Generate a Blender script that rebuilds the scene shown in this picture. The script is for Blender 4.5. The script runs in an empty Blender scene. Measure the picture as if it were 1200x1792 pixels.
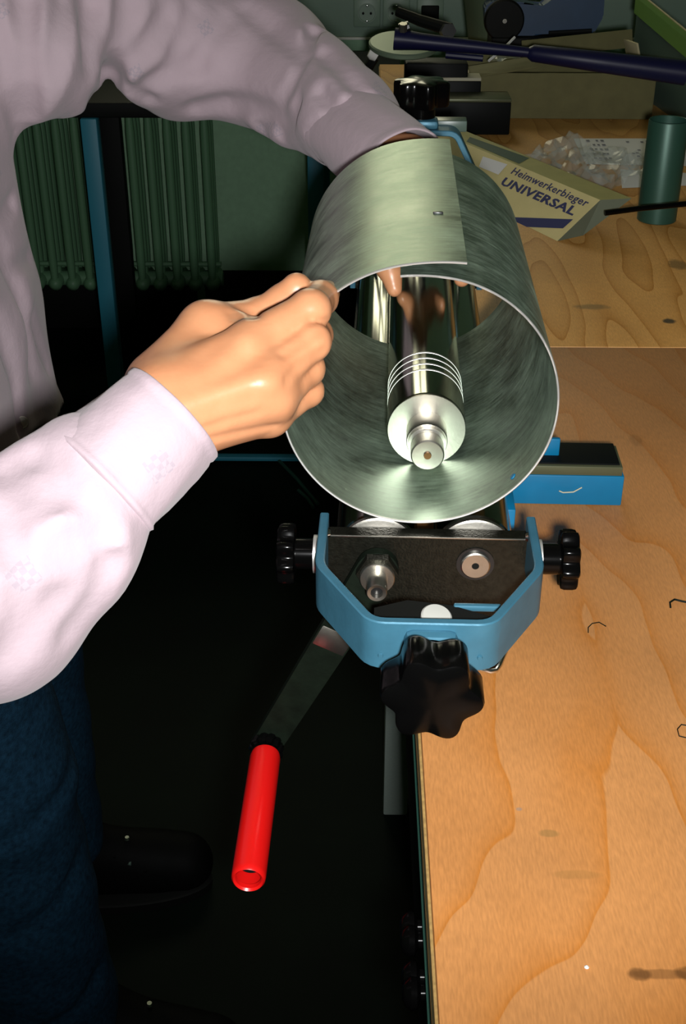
import bpy, bmesh, math, random
import numpy as np
from mathutils import Vector, Matrix, noise as mnoise
random.seed(7)
S = bpy.context.scene
COL = S.collection
PI = math.pi
# ------------------------------------------------------------------ camera
FPX = 2165.0
TH, PH = math.radians(30.3), math.radians(0.78)
CAM = Vector((0, 0, 1.33))
fw = Vector((-math.sin(PH)*math.cos(TH), math.cos(PH)*math.cos(TH), -math.sin(TH)))
rt = Vector((math.cos(PH), math.sin(PH), 0))
up = rt.cross(fw)
cd = bpy.data.cameras.new('camera')
cam = bpy.data.objects.new('camera', cd)
COL.objects.link(cam)
cam.matrix_world = Matrix((rt, up, -fw)).transposed().to_4x4()
cam.location = CAM
cd.sensor_fit = 'VERTICAL'; cd.sensor_height = 36; cd.sensor_width = 24
cd.lens = FPX/1792*36
cd.clip_start = 0.02
S.camera = cam
# ------------------------------------------------------------------ world, lights, exposure
w = bpy.data.worlds.new('world'); S.world = w; w.use_nodes = True
bg = w.node_tree.nodes['Background']
bg.inputs[0].default_value = (0.55, 1.0, 0.72, 1); bg.inputs[1].default_value = 0.004
fl = bpy.data.lights.new('camera_flash', 'SPOT')
fl.energy = 46; fl.shadow_soft_size = 0.016
fl.spot_size = math.radians(88); fl.spot_blend = 0.9
fo = bpy.data.objects.new('camera_flash', fl); COL.objects.link(fo)
fo.location = CAM + rt*0.024 - up*0.022
aim = (fw + rt*0.02 + up*0.22).normalized()
fo.rotation_euler = aim.to_track_quat('-Z', 'Y').to_euler()
S.view_settings.view_transform = 'Standard'; S.view_settings.look = 'None'
S.view_settings.gamma = 1; S.view_settings.use_curve_mapping = False
S.view_settings.exposure = 0.0

def at(px, py, y=None, z=None, d=None):
    v = fw + rt*((px-600)/FPX) - up*((py-896)/FPX)
    t = d if d is not None else (y/v.y if y is not None else (z-CAM.z)/v.z)
    return CAM + v*t
def hit(px, py, p0, n):
    v = fw + rt*((px-600)/FPX) - up*((py-896)/FPX)
    return CAM + v*((p0-CAM).dot(n)/v.dot(n))
# ------------------------------------------------------------------ materials
def nt(name):
    m = bpy.data.materials.new(name); m.use_nodes = True
    t = m.node_tree; b = t.nodes['Principled BSDF']
    return m, t, b
def N(t, typ, **kw):
    n = t.nodes.new(typ)
    for k, v in kw.items():
        if k.startswith('i_'):
            key = k[2:]
            n.inputs[int(key) if key.isdigit() else key].default_value = v
        else: setattr(n, k, v)
    return n
def L(t, a, b): t.links.new(a, b)
def mat(name, col, rough=.5, metal=0., var=0., vscale=40, bump=0., bscale=200, spec=.5, coat=0, sss=0, stretch=None):
    m, t, b = nt(name)
    b.inputs['Base Color'].default_value = (*col, 1)
    b.inputs['Roughness'].default_value = rough; b.inputs['Metallic'].default_value = metal
    b.inputs['Specular IOR Level'].default_value = spec
    b.inputs['Coat Weight'].default_value = coat
    if sss:
        b.inputs['Subsurface Weight'].default_value = sss
        b.inputs['Subsurface Radius'].default_value = (.006, .003, .0015)
        b.inputs['Subsurface Scale'].default_value = 1.0
    tc = N(t, 'ShaderNodeTexCoord'); co = tc.outputs['Object']
    if stretch:
        mp = N(t, 'ShaderNodeMapping'); mp.inputs['Scale'].default_value = stretch
        L(t, co, mp.inputs[0]); co = mp.outputs[0]
    if var:
        n = N(t, 'ShaderNodeTexNoise', i_Scale=vscale, i_Detail=5.)
        L(t, co, n.inputs['Vector'])
        mr = N(t, 'ShaderNodeMapRange'); mr.inputs['To Min'].default_value = 1-var; mr.inputs['To Max'].default_value = 1+var
        mr.inputs['From Min'].default_value = .25; mr.inputs['From Max'].default_value = .75
        L(t, n.outputs['Fac'], mr.inputs[0])
        mx = N(t, 'ShaderNodeMix', data_type='RGBA', blend_type='MULTIPLY'); mx.inputs[0].default_value = 1
        mx.inputs[6].default_value = (*col, 1); L(t, mr.outputs[0], mx.inputs[7]); L(t, mx.outputs[2], b.inputs['Base Color'])
    if bump:
        n = N(t, 'ShaderNodeTexNoise', i_Scale=bscale, i_Detail=4.)
        L(t, co, n.inputs['Vector'])
        bp = N(t, 'ShaderNodeBump'); bp.inputs['Strength'].default_value = bump; bp.inputs['Distance'].default_value = .001
        L(t, n.outputs['Fac'], bp.inputs['Height']); L(t, bp.outputs[0], b.inputs['Normal'])
    return m

def wood_mat(name, seed, c_light, c_dark, sx, sy, nl, marks=(), flame=None):
    """flame figured veneer: contour lines of a stretched noise, sharp on one side, fading on the other"""
    m, t, b = nt(name)
    tc = N(t, 'ShaderNodeTexCoord'); mp = N(t, 'ShaderNodeMapping')
    mp.inputs['Scale'].default_value = (sx, sy, 1); mp.inputs['Location'].default_value = (seed*3.7, seed*1.3, seed)
    L(t, tc.outputs['Object'], mp.inputs[0])
    n = N(t, 'ShaderNodeTexNoise', i_Scale=1., i_Detail=2.5, i_Roughness=.42)
    L(t, mp.outputs[0], n.inputs['Vector'])
    mul = N(t, 'ShaderNodeMath', operation='MULTIPLY'); mul.inputs[1].default_value = nl
    src = n.outputs['Fac']
    if flame:
        sf = N(t, 'ShaderNodeSeparateXYZ'); L(t, tc.outputs['Object'], sf.inputs[0])
        ax_ = N(t, 'ShaderNodeMath', operation='SUBTRACT'); L(t, sf.outputs[0], ax_.inputs[0]); ax_.inputs[1].default_value = flame[0]
        ab_ = N(t, 'ShaderNodeMath', operation='ABSOLUTE'); L(t, ax_.outputs[0], ab_.inputs[0])
        k1 = N(t, 'ShaderNodeMath', operation='MULTIPLY_ADD'); L(t, ab_.outputs[0], k1.inputs[0]); k1.inputs[1].default_value = flame[1]; L(t, src, k1.inputs[2])
        k2 = N(t, 'ShaderNodeMath', operation='MULTIPLY_ADD'); L(t, sf.outputs[1], k2.inputs[0]); k2.inputs[1].default_value = flame[2]; L(t, k1.outputs[0], k2.inputs[2])
        src = k2.outputs[0]
    L(t, src, mul.inputs[0])
    fr = N(t, 'ShaderNodeMath', operation='FRACT'); L(t, mul.outputs[0], fr.inputs[0])
    cr = N(t, 'ShaderNodeValToRGB')
    e = cr.color_ramp.elements
    e[0].position = 0; e[0].color = (1, 1, 1, 1); e[1].position = 1; e[1].color = (.0, .0, .0, 1)
    for p_, v_ in ((.05, .62), (.22, .28), (.6, .08), (.985, .0)):
        q = e.new(p_); q.color = (v_, v_, v_, 1)
    e[-1].color = (1, 1, 1, 1)
    L(t, fr.outputs[0], cr.inputs[0])
    mx = N(t, 'ShaderNodeMix', data_type='RGBA'); mx.inputs[6].default_value = (*c_light, 1); mx.inputs[7].default_value = (*c_dark, 1)
    L(t, cr.outputs[0], mx.inputs[0])
    # fine pores
    mp2 = N(t, 'ShaderNodeMapping'); mp2.inputs['Scale'].default_value = (900, 140, 1); L(t, tc.outputs['Object'], mp2.inputs[0])
    n2 = N(t, 'ShaderNodeTexNoise', i_Scale=1., i_Detail=3.); L(t, mp2.outputs[0], n2.inputs['Vector'])
    mr = N(t, 'ShaderNodeMapRange'); mr.inputs['From Min'].default_value = .3; mr.inputs['From Max'].default_value = .7
    mr.inputs['To Min'].default_value = .86; mr.inputs['To Max'].default_value = 1.1; L(t, n2.outputs['Fac'], mr.inputs[0])
    n3 = N(t, 'ShaderNodeTexNoise', i_Scale=9., i_Detail=4.); L(t, tc.outputs['Object'], n3.inputs['Vector'])
    mr3 = N(t, 'ShaderNodeMapRange'); mr3.inputs['From Min'].default_value = .3; mr3.inputs['From Max'].default_value = .7
    mr3.inputs['To Min'].default_value = .86; mr3.inputs['To Max'].default_value = 1.1; L(t, n3.outputs['Fac'], mr3.inputs[0])
    mm = N(t, 'ShaderNodeMath', operation='MULTIPLY'); L(t, mr.outputs[0], mm.inputs[0]); L(t, mr3.outputs[0], mm.inputs[1])
    m2 = N(t, 'ShaderNodeMix', data_type='RGBA', blend_type='MULTIPLY'); m2.inputs[0].default_value = 1
    L(t, mx.outputs[2], m2.inputs[6]); L(t, mm.outputs[0], m2.inputs[7])
    out = m2.outputs[2]
    sp = N(t, 'ShaderNodeSeparateXYZ'); L(t, tc.outputs['Object'], sp.inputs[0])
    for (cx, cy, rx, ry, amt, colr) in marks:
        ds = []
        for k, (c_, r_) in enumerate(((cx, rx), (cy, ry))):
            a = N(t, 'ShaderNodeMath', operation='SUBTRACT'); L(t, sp.outputs[k], a.inputs[0]); a.inputs[1].default_value = c_
            d = N(t, 'ShaderNodeMath', operation='DIVIDE'); L(t, a.outputs[0], d.inputs[0]); d.inputs[1].default_value = r_
            p = N(t, 'ShaderNodeMath', operation='POWER'); L(t, d.outputs[0], p.inputs[0]); p.inputs[1].default_value = 2
            ds.append(p)
        s_ = N(t, 'ShaderNodeMath', operation='ADD'); L(t, ds[0].outputs[0], s_.inputs[0]); L(t, ds[1].outputs[0], s_.inputs[1])
        nn = N(t, 'ShaderNodeTexNoise', i_Scale=160., i_Detail=3.); L(t, tc.outputs['Object'], nn.inputs['Vector'])
        s2 = N(t, 'ShaderNodeMath', operation='ADD'); L(t, s_.outputs[0], s2.inputs[0]); L(t, nn.outputs['Fac'], s2.inputs[1])
        mk = N(t, 'ShaderNodeMapRange'); mk.inputs['From Min'].default_value = 1.5; mk.inputs['From Max'].default_value = .9
        mk.inputs['To Max'].default_value = amt; L(t, s2.outputs[0], mk.inputs[0])
        m3 = N(t, 'ShaderNodeMix', data_type='RGBA'); m3.inputs[7].default_value = (*colr, 1)
        L(t, mk.outputs[0], m3.inputs[0]); L(t, out, m3.inputs[6]); out = m3.outputs[2]
    L(t, out, b.inputs['Base Color'])
    b.inputs['Roughness'].default_value = .5; b.inputs['Specular IOR Level'].default_value = .35
    return m

def zinc_mat(name, base, rlo, rhi, metal=1.):
    m, t, b = nt(name)
    tc = N(t, 'ShaderNodeTexCoord')
    n = N(t, 'ShaderNodeTexNoise', i_Scale=26., i_Detail=8., i_Roughness=.72); L(t, tc.outputs['Object'], n.inputs['Vector'])
    mp = N(t, 'ShaderNodeMapping'); mp.inputs['Scale'].default_value = (60, 420, 60); mp.inputs['Rotation'].default_value = (0, .5, .5)
    L(t, tc.outputs['Object'], mp.inputs[0])
    n2 = N(t, 'ShaderNodeTexNoise', i_Scale=1., i_Detail=5.); L(t, mp.outputs[0], n2.inputs['Vector'])
    av = N(t, 'ShaderNodeMath', operation='MULTIPLY_ADD'); L(t, n2.outputs['Fac'], av.inputs[0]); av.inputs[1].default_value = .55; L(t, n.outputs['Fac'], av.inputs[2])
    mr = N(t, 'ShaderNodeMapRange'); mr.inputs['From Min'].default_value = .55; mr.inputs['From Max'].default_value = 1.0
    mr.inputs['To Min'].default_value = rlo; mr.inputs['To Max'].default_value = rhi; L(t, av.outputs[0], mr.inputs[0])
    L(t, mr.outputs[0], b.inputs['Roughness'])
    mr2 = N(t, 'ShaderNodeMapRange'); mr2.inputs['From Min'].default_value = .55; mr2.inputs['From Max'].default_value = 1.0
    mr2.inputs['To Min'].default_value = .50; mr2.inputs['To Max'].default_value = 1.35; L(t, av.outputs[0], mr2.inputs[0])
    mx = N(t, 'ShaderNodeMix', data_type='RGBA', blend_type='MULTIPLY'); mx.inputs[0].default_value = 1
    mx.inputs[6].default_value = (*base, 1); L(t, mr2.outputs[0], mx.inputs[7]); L(t, mx.outputs[2], b.inputs['Base Color'])
    b.inputs['Metallic'].default_value = metal
    bp = N(t, 'ShaderNodeBump'); bp.inputs['Strength'].default_value = .03; bp.inputs['Distance'].default_value = .0005
    L(t, n2.outputs['Fac'], bp.inputs['Height']); L(t, bp.outputs[0], b.inputs['Normal'])
    return m

def shirt_mat():
    m, t, b = nt('lavender_cotton')
    tc = N(t, 'ShaderNodeTexCoord'); sp = N(t, 'ShaderNodeSeparateXYZ')
    mp = N(t, 'ShaderNodeMapping'); mp.inputs['Rotation'].default_value = (0, math.radians(28), math.radians(-20))
    L(t, tc.outputs['Object'], mp.inputs[0]); L(t, mp.outputs[0], sp.inputs[0])
    masks = []
    for k, (s_, o_) in ((0, (13., .31)), (2, (10., .63))):
        a = N(t, 'ShaderNodeMath', operation='MULTIPLY_ADD'); L(t, sp.outputs[k], a.inputs[0]); a.inputs[1].default_value = s_; a.inputs[2].default_value = o_
        fr = N(t, 'ShaderNodeMath', operation='FRACT'); L(t, a.outputs[0], fr.inputs[0])
        sb = N(t, 'ShaderNodeMath', operation='SUBTRACT'); L(t, fr.outputs[0], sb.inputs[0]); sb.inputs[1].default_value = .5
        ab = N(t, 'ShaderNodeMath', operation='ABSOLUTE'); L(t, sb.outputs[0], ab.inputs[0])
        ls = N(t, 'ShaderNodeMath', operation='LESS_THAN'); L(t, ab.outputs[0], ls.inputs[0]); ls.inputs[1].default_value = .0062*s_
        masks.append(ls)
    mu = N(t, 'ShaderNodeMath', operation='MULTIPLY'); L(t, masks[0].outputs[0], mu.inputs[0]); L(t, masks[1].outputs[0], mu.inputs[1])
    ck = N(t, 'ShaderNodeTexChecker', i_Scale=330.); L(t, mp.outputs[0], ck.inputs[0])
    mu2 = N(t, 'ShaderNodeMath', operation='MULTIPLY'); L(t, mu.outputs[0], mu2.inputs[0]); L(t, ck.outputs[1], mu2.inputs[1])
    mu3 = N(t, 'ShaderNodeMath', operation='MULTIPLY'); L(t, mu2.outputs[0], mu3.inputs[0]); mu3.inputs[1].default_value = .55
    n = N(t, 'ShaderNodeTexNoise', i_Scale=22., i_Detail=5.); L(t, tc.outputs['Object'], n.inputs['Vector'])
    mixn = N(t, 'ShaderNodeMix', data_type='RGBA'); L(t, n.outputs['Fac'], mixn.inputs[0])
    mixn.inputs[6].default_value = (.355, .285, .312, 1); mixn.inputs[7].default_value = (.42, .325, .357, 1)
    mx = N(t, 'ShaderNodeMix', data_type='RGBA'); L(t, mu3.outputs[0], mx.inputs[0]); L(t, mixn.outputs[2], mx.inputs[6]); mx.inputs[7].default_value = (.28, .25, .29, 1)
    L(t, mx.outputs[2], b.inputs['Base Color'])
    b.inputs['Roughness'].default_value = .9; b.inputs['Specular IOR Level'].default_value = .1
    b.inputs['Sheen Weight'].default_value = .15
    n2 = N(t, 'ShaderNodeTexNoise', i_Scale=75., i_Detail=4., i_Roughness=.6); L(t, tc.outputs['Object'], n2.inputs['Vector'])
    bp = N(t, 'ShaderNodeBump'); bp.inputs['Strength'].default_value = .28; bp.inputs['Distance'].default_value = .003
    L(t, n2.outputs['Fac'], bp.inputs['Height']); L(t, bp.outputs[0], b.inputs['Normal'])
    return m

def skin_mat():
    m, t, b = nt('skin')
    tc = N(t, 'ShaderNodeTexCoord')
    n = N(t, 'ShaderNodeTexNoise', i_Scale=55., i_Detail=5.); L(t, tc.outputs['Object'], n.inputs['Vector'])
    mx = N(t, 'ShaderNodeMix', data_type='RGBA'); L(t, n.outputs['Fac'], mx.inputs[0])
    mx.inputs[6].default_value = (.46, .185, .085, 1); mx.inputs[7].default_value = (.56, .27, .135, 1)
    L(t, mx.outputs[2], b.inputs['Base Color'])
    b.inputs['Roughness'].default_value = .36; b.inputs['Specular IOR Level'].default_value = .5
    b.inputs['Subsurface Weight'].default_value = .06; b.inputs['Subsurface Radius'].default_value = (.004, .0015, .0008); b.inputs['Subsurface Scale'].default_value = 1.
    n2 = N(t, 'ShaderNodeTexNoise', i_Scale=190., i_Detail=6.); L(t, tc.outputs['Object'], n2.inputs['Vector'])
    bp = N(t, 'ShaderNodeBump'); bp.inputs['Strength'].default_value = .18; bp.inputs['Distance'].default_value = .0008
    L(t, n2.outputs['Fac'], bp.inputs['Height']); L(t, bp.outputs[0], b.inputs['Normal'])
    return m

M = dict(
    blue=mat('blue_enamel', (.045, .155, .225), .42, .3, var=.12, vscale=60, bump=.12, bscale=260),
    rail_blue=mat('bright_blue_paint', (.0, .13, .27), .42, var=.1, vscale=30),
    dkblue=mat('dark_blue_paint', (.006, .007, .04), .42, spec=.3),
    toolblue=mat('blue_tool_housing', (.010, .042, .10), .45, var=.1),
    legblue=mat('blue_leg_paint', (.025, .21, .30), .5),
    hammer=mat('dark_hammered_steel', (.022, .022, .016), .33, .75, var=.35, vscale=260, bump=.35, bscale=700),
    hammer_edge=mat('black_steel', (.02, .02, .02), .3, .5),
    blackp=mat('black_plastic', (.0015, .0015, .0015), .16, spec=.14),
    blackm=mat('matt_black', (.003, .0035, .003), .65, spec=.2),
    steel=mat('polished_steel', (.36, .37, .33), .14, 1., var=.12, vscale=14, bump=.03, bscale=300, stretch=(1, .06, 1)),
    turned=mat('turned_steel', (.44, .42, .37), .36, 1., var=.1, vscale=60, bump=.06, bscale=500),
    ring=mat('bright_ring', (.85, .84, .80), .38, .8),
    bore=mat('brown_centre_hole', (.16, .08, .03), .4, .8),
    crank=mat('black_oxide_steel', (.004, .007, .004), .6, 0, spec=.1, var=.4, vscale=80, bump=.2, bscale=300),
    chrome=mat('bright_zinc_plating', (.75, .76, .74), .2, 1.),
    red=mat('red_vinyl_grip', (.72, .007, .006), .3, bump=.03, bscale=400),
    nylon=mat('white_nylon', (.42, .42, .38), .45),
    zinc=zinc_mat('zinc_sheet', (.36, .46, .37), .36, .56, .97),
    skin=skin_mat(), shirt=shirt_mat(),
    denim=mat('blue_denim', (.006, .026, .050), .9, var=.5, vscale=170, bump=.7, bscale=800, spec=.1),
    seam=mat('denim_seam', (.02, .03, .025), .9),
    leather=mat('black_leather', (.002, .0022, .0022), .65, spec=.08),
    button=mat('shell_button', (.62, .57, .50), .35),
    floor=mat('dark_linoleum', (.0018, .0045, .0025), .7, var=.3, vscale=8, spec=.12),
    wall=mat('green_grey_wall', (.30, .50, .32), .85, var=.08, vscale=60, bump=.1, bscale=300),
    ceil=mat('off_white_ceiling', (.55, .6, .5), .9),
    rad=mat('green_radiator_enamel', (.13, .28, .15), .5),
    duct=mat('grey_green_trunking', (.24, .34, .27), .5),
    socket=mat('grey_socket_plastic', (.24, .34, .26), .4),
    ply=mat('plywood_edge', (.30, .19, .06), .7, var=.3, vscale=300),
    greyleg=mat('grey_powder_coat', (.30, .36, .32), .6, var=.06, vscale=300),
    edger=mat('green_steel_edge', (.02, .075, .055), .45, .3),
    carton=mat('pale_yellow_carton', (.62, .53, .24), .55, var=.05),
    carton_shade=mat('shaded_grey_board', (.12, .145, .10), .7, var=.06),  # grey board, colour darkened as shade on sides turned from the flash
    carton_top=mat('olive_yellow_carton', (.40, .37, .13), .55, var=.08),
    navy=mat('navy_print', (.006, .012, .10), .6),
    white=mat('white_print', (.75, .75, .70), .6),
    brown=mat('brown_cardboard', (.135, .125, .05), .85, var=.12, vscale=40, bump=.2, bscale=150),
    brownedge=mat('pale_cardboard_edge', (.48, .42, .25), .85),
    can=mat('grey_green_tube', (.028, .085, .06), .42, .3),
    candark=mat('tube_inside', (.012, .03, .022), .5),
    paper=mat('white_paper', (.72, .72, .72), .8),
    ink=mat('grey_print', (.16, .16, .19), .8),
    greenbar=mat('green_painted_edge', (.13, .26, .05), .45),
    greyp=mat('grey_panel', (.07, .11, .09), .35),
    beige=mat('pale_wood_block', (.42, .40, .29), .7, var=.1),
    block=mat('dark_steel_block', (.003, .004, .004), .5, spec=.12),
    blocktop=mat('worn_green_steel', (.10, .11, .06), .4, .4),
    tin=mat('green_grey_sheet_steel', (.16, .22, .15), .5, .3),
)
dm, t_, b_ = nt('daylight_pane')
b_.inputs['Base Color'].default_value = (.05, .05, .05, 1); b_.inputs['Emission Color'].default_value = (1, .95, .66, 1); b_.inputs['Emission Strength'].default_value = 4.6
M['daylight'] = dm
bagm, t_, b_ = nt('clear_plastic_film')
b_.inputs['Base Color'].default_value = (.55, .62, .58, 1); b_.inputs['Roughness'].default_value = .06
b_.inputs['Alpha'].default_value = .2; b_.inputs['Specular IOR Level'].default_value = 1.
M['bag'] = bagm
# ------------------------------------------------------------------ mesh helpers
class MB:
    def __init__(s): s.bm = bmesh.new()
    def box(s, c, size, bev=0, rot=None, seg=2):
        r = bmesh.ops.create_cube(s.bm, size=1.)
        vs = r['verts']
        bmesh.ops.scale(s.bm, vec=Vector(size), verts=vs)
        if bev:
            es = {e for v in vs for e in v.link_edges}
            rr = bmesh.ops.bevel(s.bm, geom=list(es), offset=bev, segments=seg, affect='EDGES', profile=.5)
            vs = list({v for f in rr['faces'] for v in f.verts} | {v for v in vs if v.is_valid})
        if rot is not None: bmesh.ops.rotate(s.bm, verts=vs, matrix=rot, cent=(0, 0, 0))
        bmesh.ops.translate(s.bm, verts=vs, vec=Vector(c))
        return s
    def loft(s, rings, close=True, cap=True):
        vr = [[s.bm.verts.new(p) for p in r] for r in rings]
        n = len(vr[0])
        for a, b in zip(vr, vr[1:]):
            for i in range(n if close else n-1):
                j = (i+1) % n
                s.bm.faces.new((a[i], a[j], b[j], b[i]))
        if cap and close:
            s.bm.faces.new(vr[0][::-1]); s.bm.faces.new(vr[-1])
        return s
    def lathe(s, prof, o=(0, 0, 0), axis=(0, 0, 1), n=32, cap=True, lob=0, lamp=0, ph=0):
        """prof: list of (radius, distance along axis)"""
        ax = Vector(axis).normalized()
        e1 = ax.orthogonal().normalized()
        if abs(ax.z) < .9: e1 = ax.cross(Vector((0, 0, 1))).normalized()
        e2 = ax.cross(e1)
        rings = []
        for r, h in prof:
            rg = []
            for i in range(n):
                a = 2*PI*i/n
                k = 1+lamp*(math.cos(lob*(a+ph))-1) if lob else 1
                rg.append(Vector(o)+ax*h+(e1*math.cos(a)+e2*math.sin(a))*r*k)
            rings.append(rg)
        return s.loft(rings, True, cap)
    def tube(s, pts, r, n=10, cap=True):
        pts = [Vector(p) for p in pts]
        rs = r if isinstance(r, (list, tuple)) else [r]*len(pts)
        rings = []; prev = None
        for i, p in enumerate(pts):
            d = (pts[min(i+1, len(pts)-1)]-pts[max(i-1, 0)]).normalized()
            if prev is None: e1 = d.orthogonal().normalized()
            else: e1 = (prev-d*prev.dot(d)).normalized()
            prev = e1; e2 = d.cross(e1)
            rings.append([p+(e1*math.cos(2*PI*k/n)+e2*math.sin(2*PI*k/n))*rs[i] for k in range(n)])
        return s.loft(rings, True, cap)
    def prism(s, poly, z0, z1, bev=0):
        """poly in x,y extruded z0..z1 (then transform the object)"""
        s.loft([[Vector((x, y, z0)) for x, y in poly], [Vector((x, y, z1)) for x, y in poly]])
        return s
    def xf(s, m):
        bmesh.ops.transform(s.bm, matrix=m, verts=s.bm.verts); return s
    def poly(s, pts):
        s.bm.faces.new([s.bm.verts.new(p) for p in pts]); return s
    def build(s, name, m, parent=None, smooth=35):
        bmesh.ops.recalc_face_normals(s.bm, faces=s.bm.faces)
        me = bpy.data.meshes.new(name); s.bm.to_mesh(me); s.bm.free()
        return link(name, me, m, parent, smooth)
def link(name, me, m, parent=None, smooth=35):
    if m: me.materials.append(m)
    if smooth:
        for p in me.polygons: p.use_smooth = True
        if smooth < 180: me.set_sharp_from_angle(angle=math.radians(smooth))
    o = bpy.data.objects.new(name, me); COL.objects.link(o)
    if parent: o.parent = parent
    return o
def tag(o, label, cat, group=None):
    o['label'] = label; o['category'] = cat
    if group: o['group'] = group
    return o
def empty(name, loc, label, cat, rz=0, group=None):
    o = bpy.data.objects.new(name, None); COL.objects.link(o); o.location = loc; o.rotation_euler = (0, 0, rz)
    o.empty_display_size = .02
    return tag(o, label, cat, group)
def struct(o): o['kind'] = 'structure'; return o
def local(o, p): return o_inv(o) @ Vector(p)
def o_inv(o): return (Matrix.Translation(o.location) @ o.rotation_euler.to_matrix().to_4x4()).inverted()
def text(body, name, m, parent, origin, xdir, ydir, width, height, bold=0., depth=.0003, shear=0):
    cu = bpy.data.curves.new(name, 'FONT'); cu.body = body; cu.size = 1; cu.offset = bold; cu.extrude = .004; cu.resolution_u = 2; cu.shear = shear; cu.space_character = 1.08
    to = bpy.data.objects.new(name, cu); COL.objects.link(to)
    dg = bpy.context.evaluated_depsgraph_get(); me = bpy.data.meshes.new_from_object(to.evaluated_get(dg))
    bpy.data.objects.remove(to); bpy.data.curves.remove(cu)
    xs = [v.co.x for v in me.vertices]; ys = [v.co.y for v in me.vertices]
    sx = width/(max(xs)-min(xs)); sy = height/(max(ys)-min(ys))
    X = Vector(xdir).normalized(); Y = Vector(ydir).normalized(); Z = X.cross(Y).normalized()
    for v in me.vertices:
        v.co = Vector(origin)+X*(v.co.x-min(xs))*sx+Y*(v.co.y-min(ys))*sy+Z*(depth+v.co.z*.02)
    me.materials.clear()
    return link(name, me, m, parent, 0)
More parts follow.
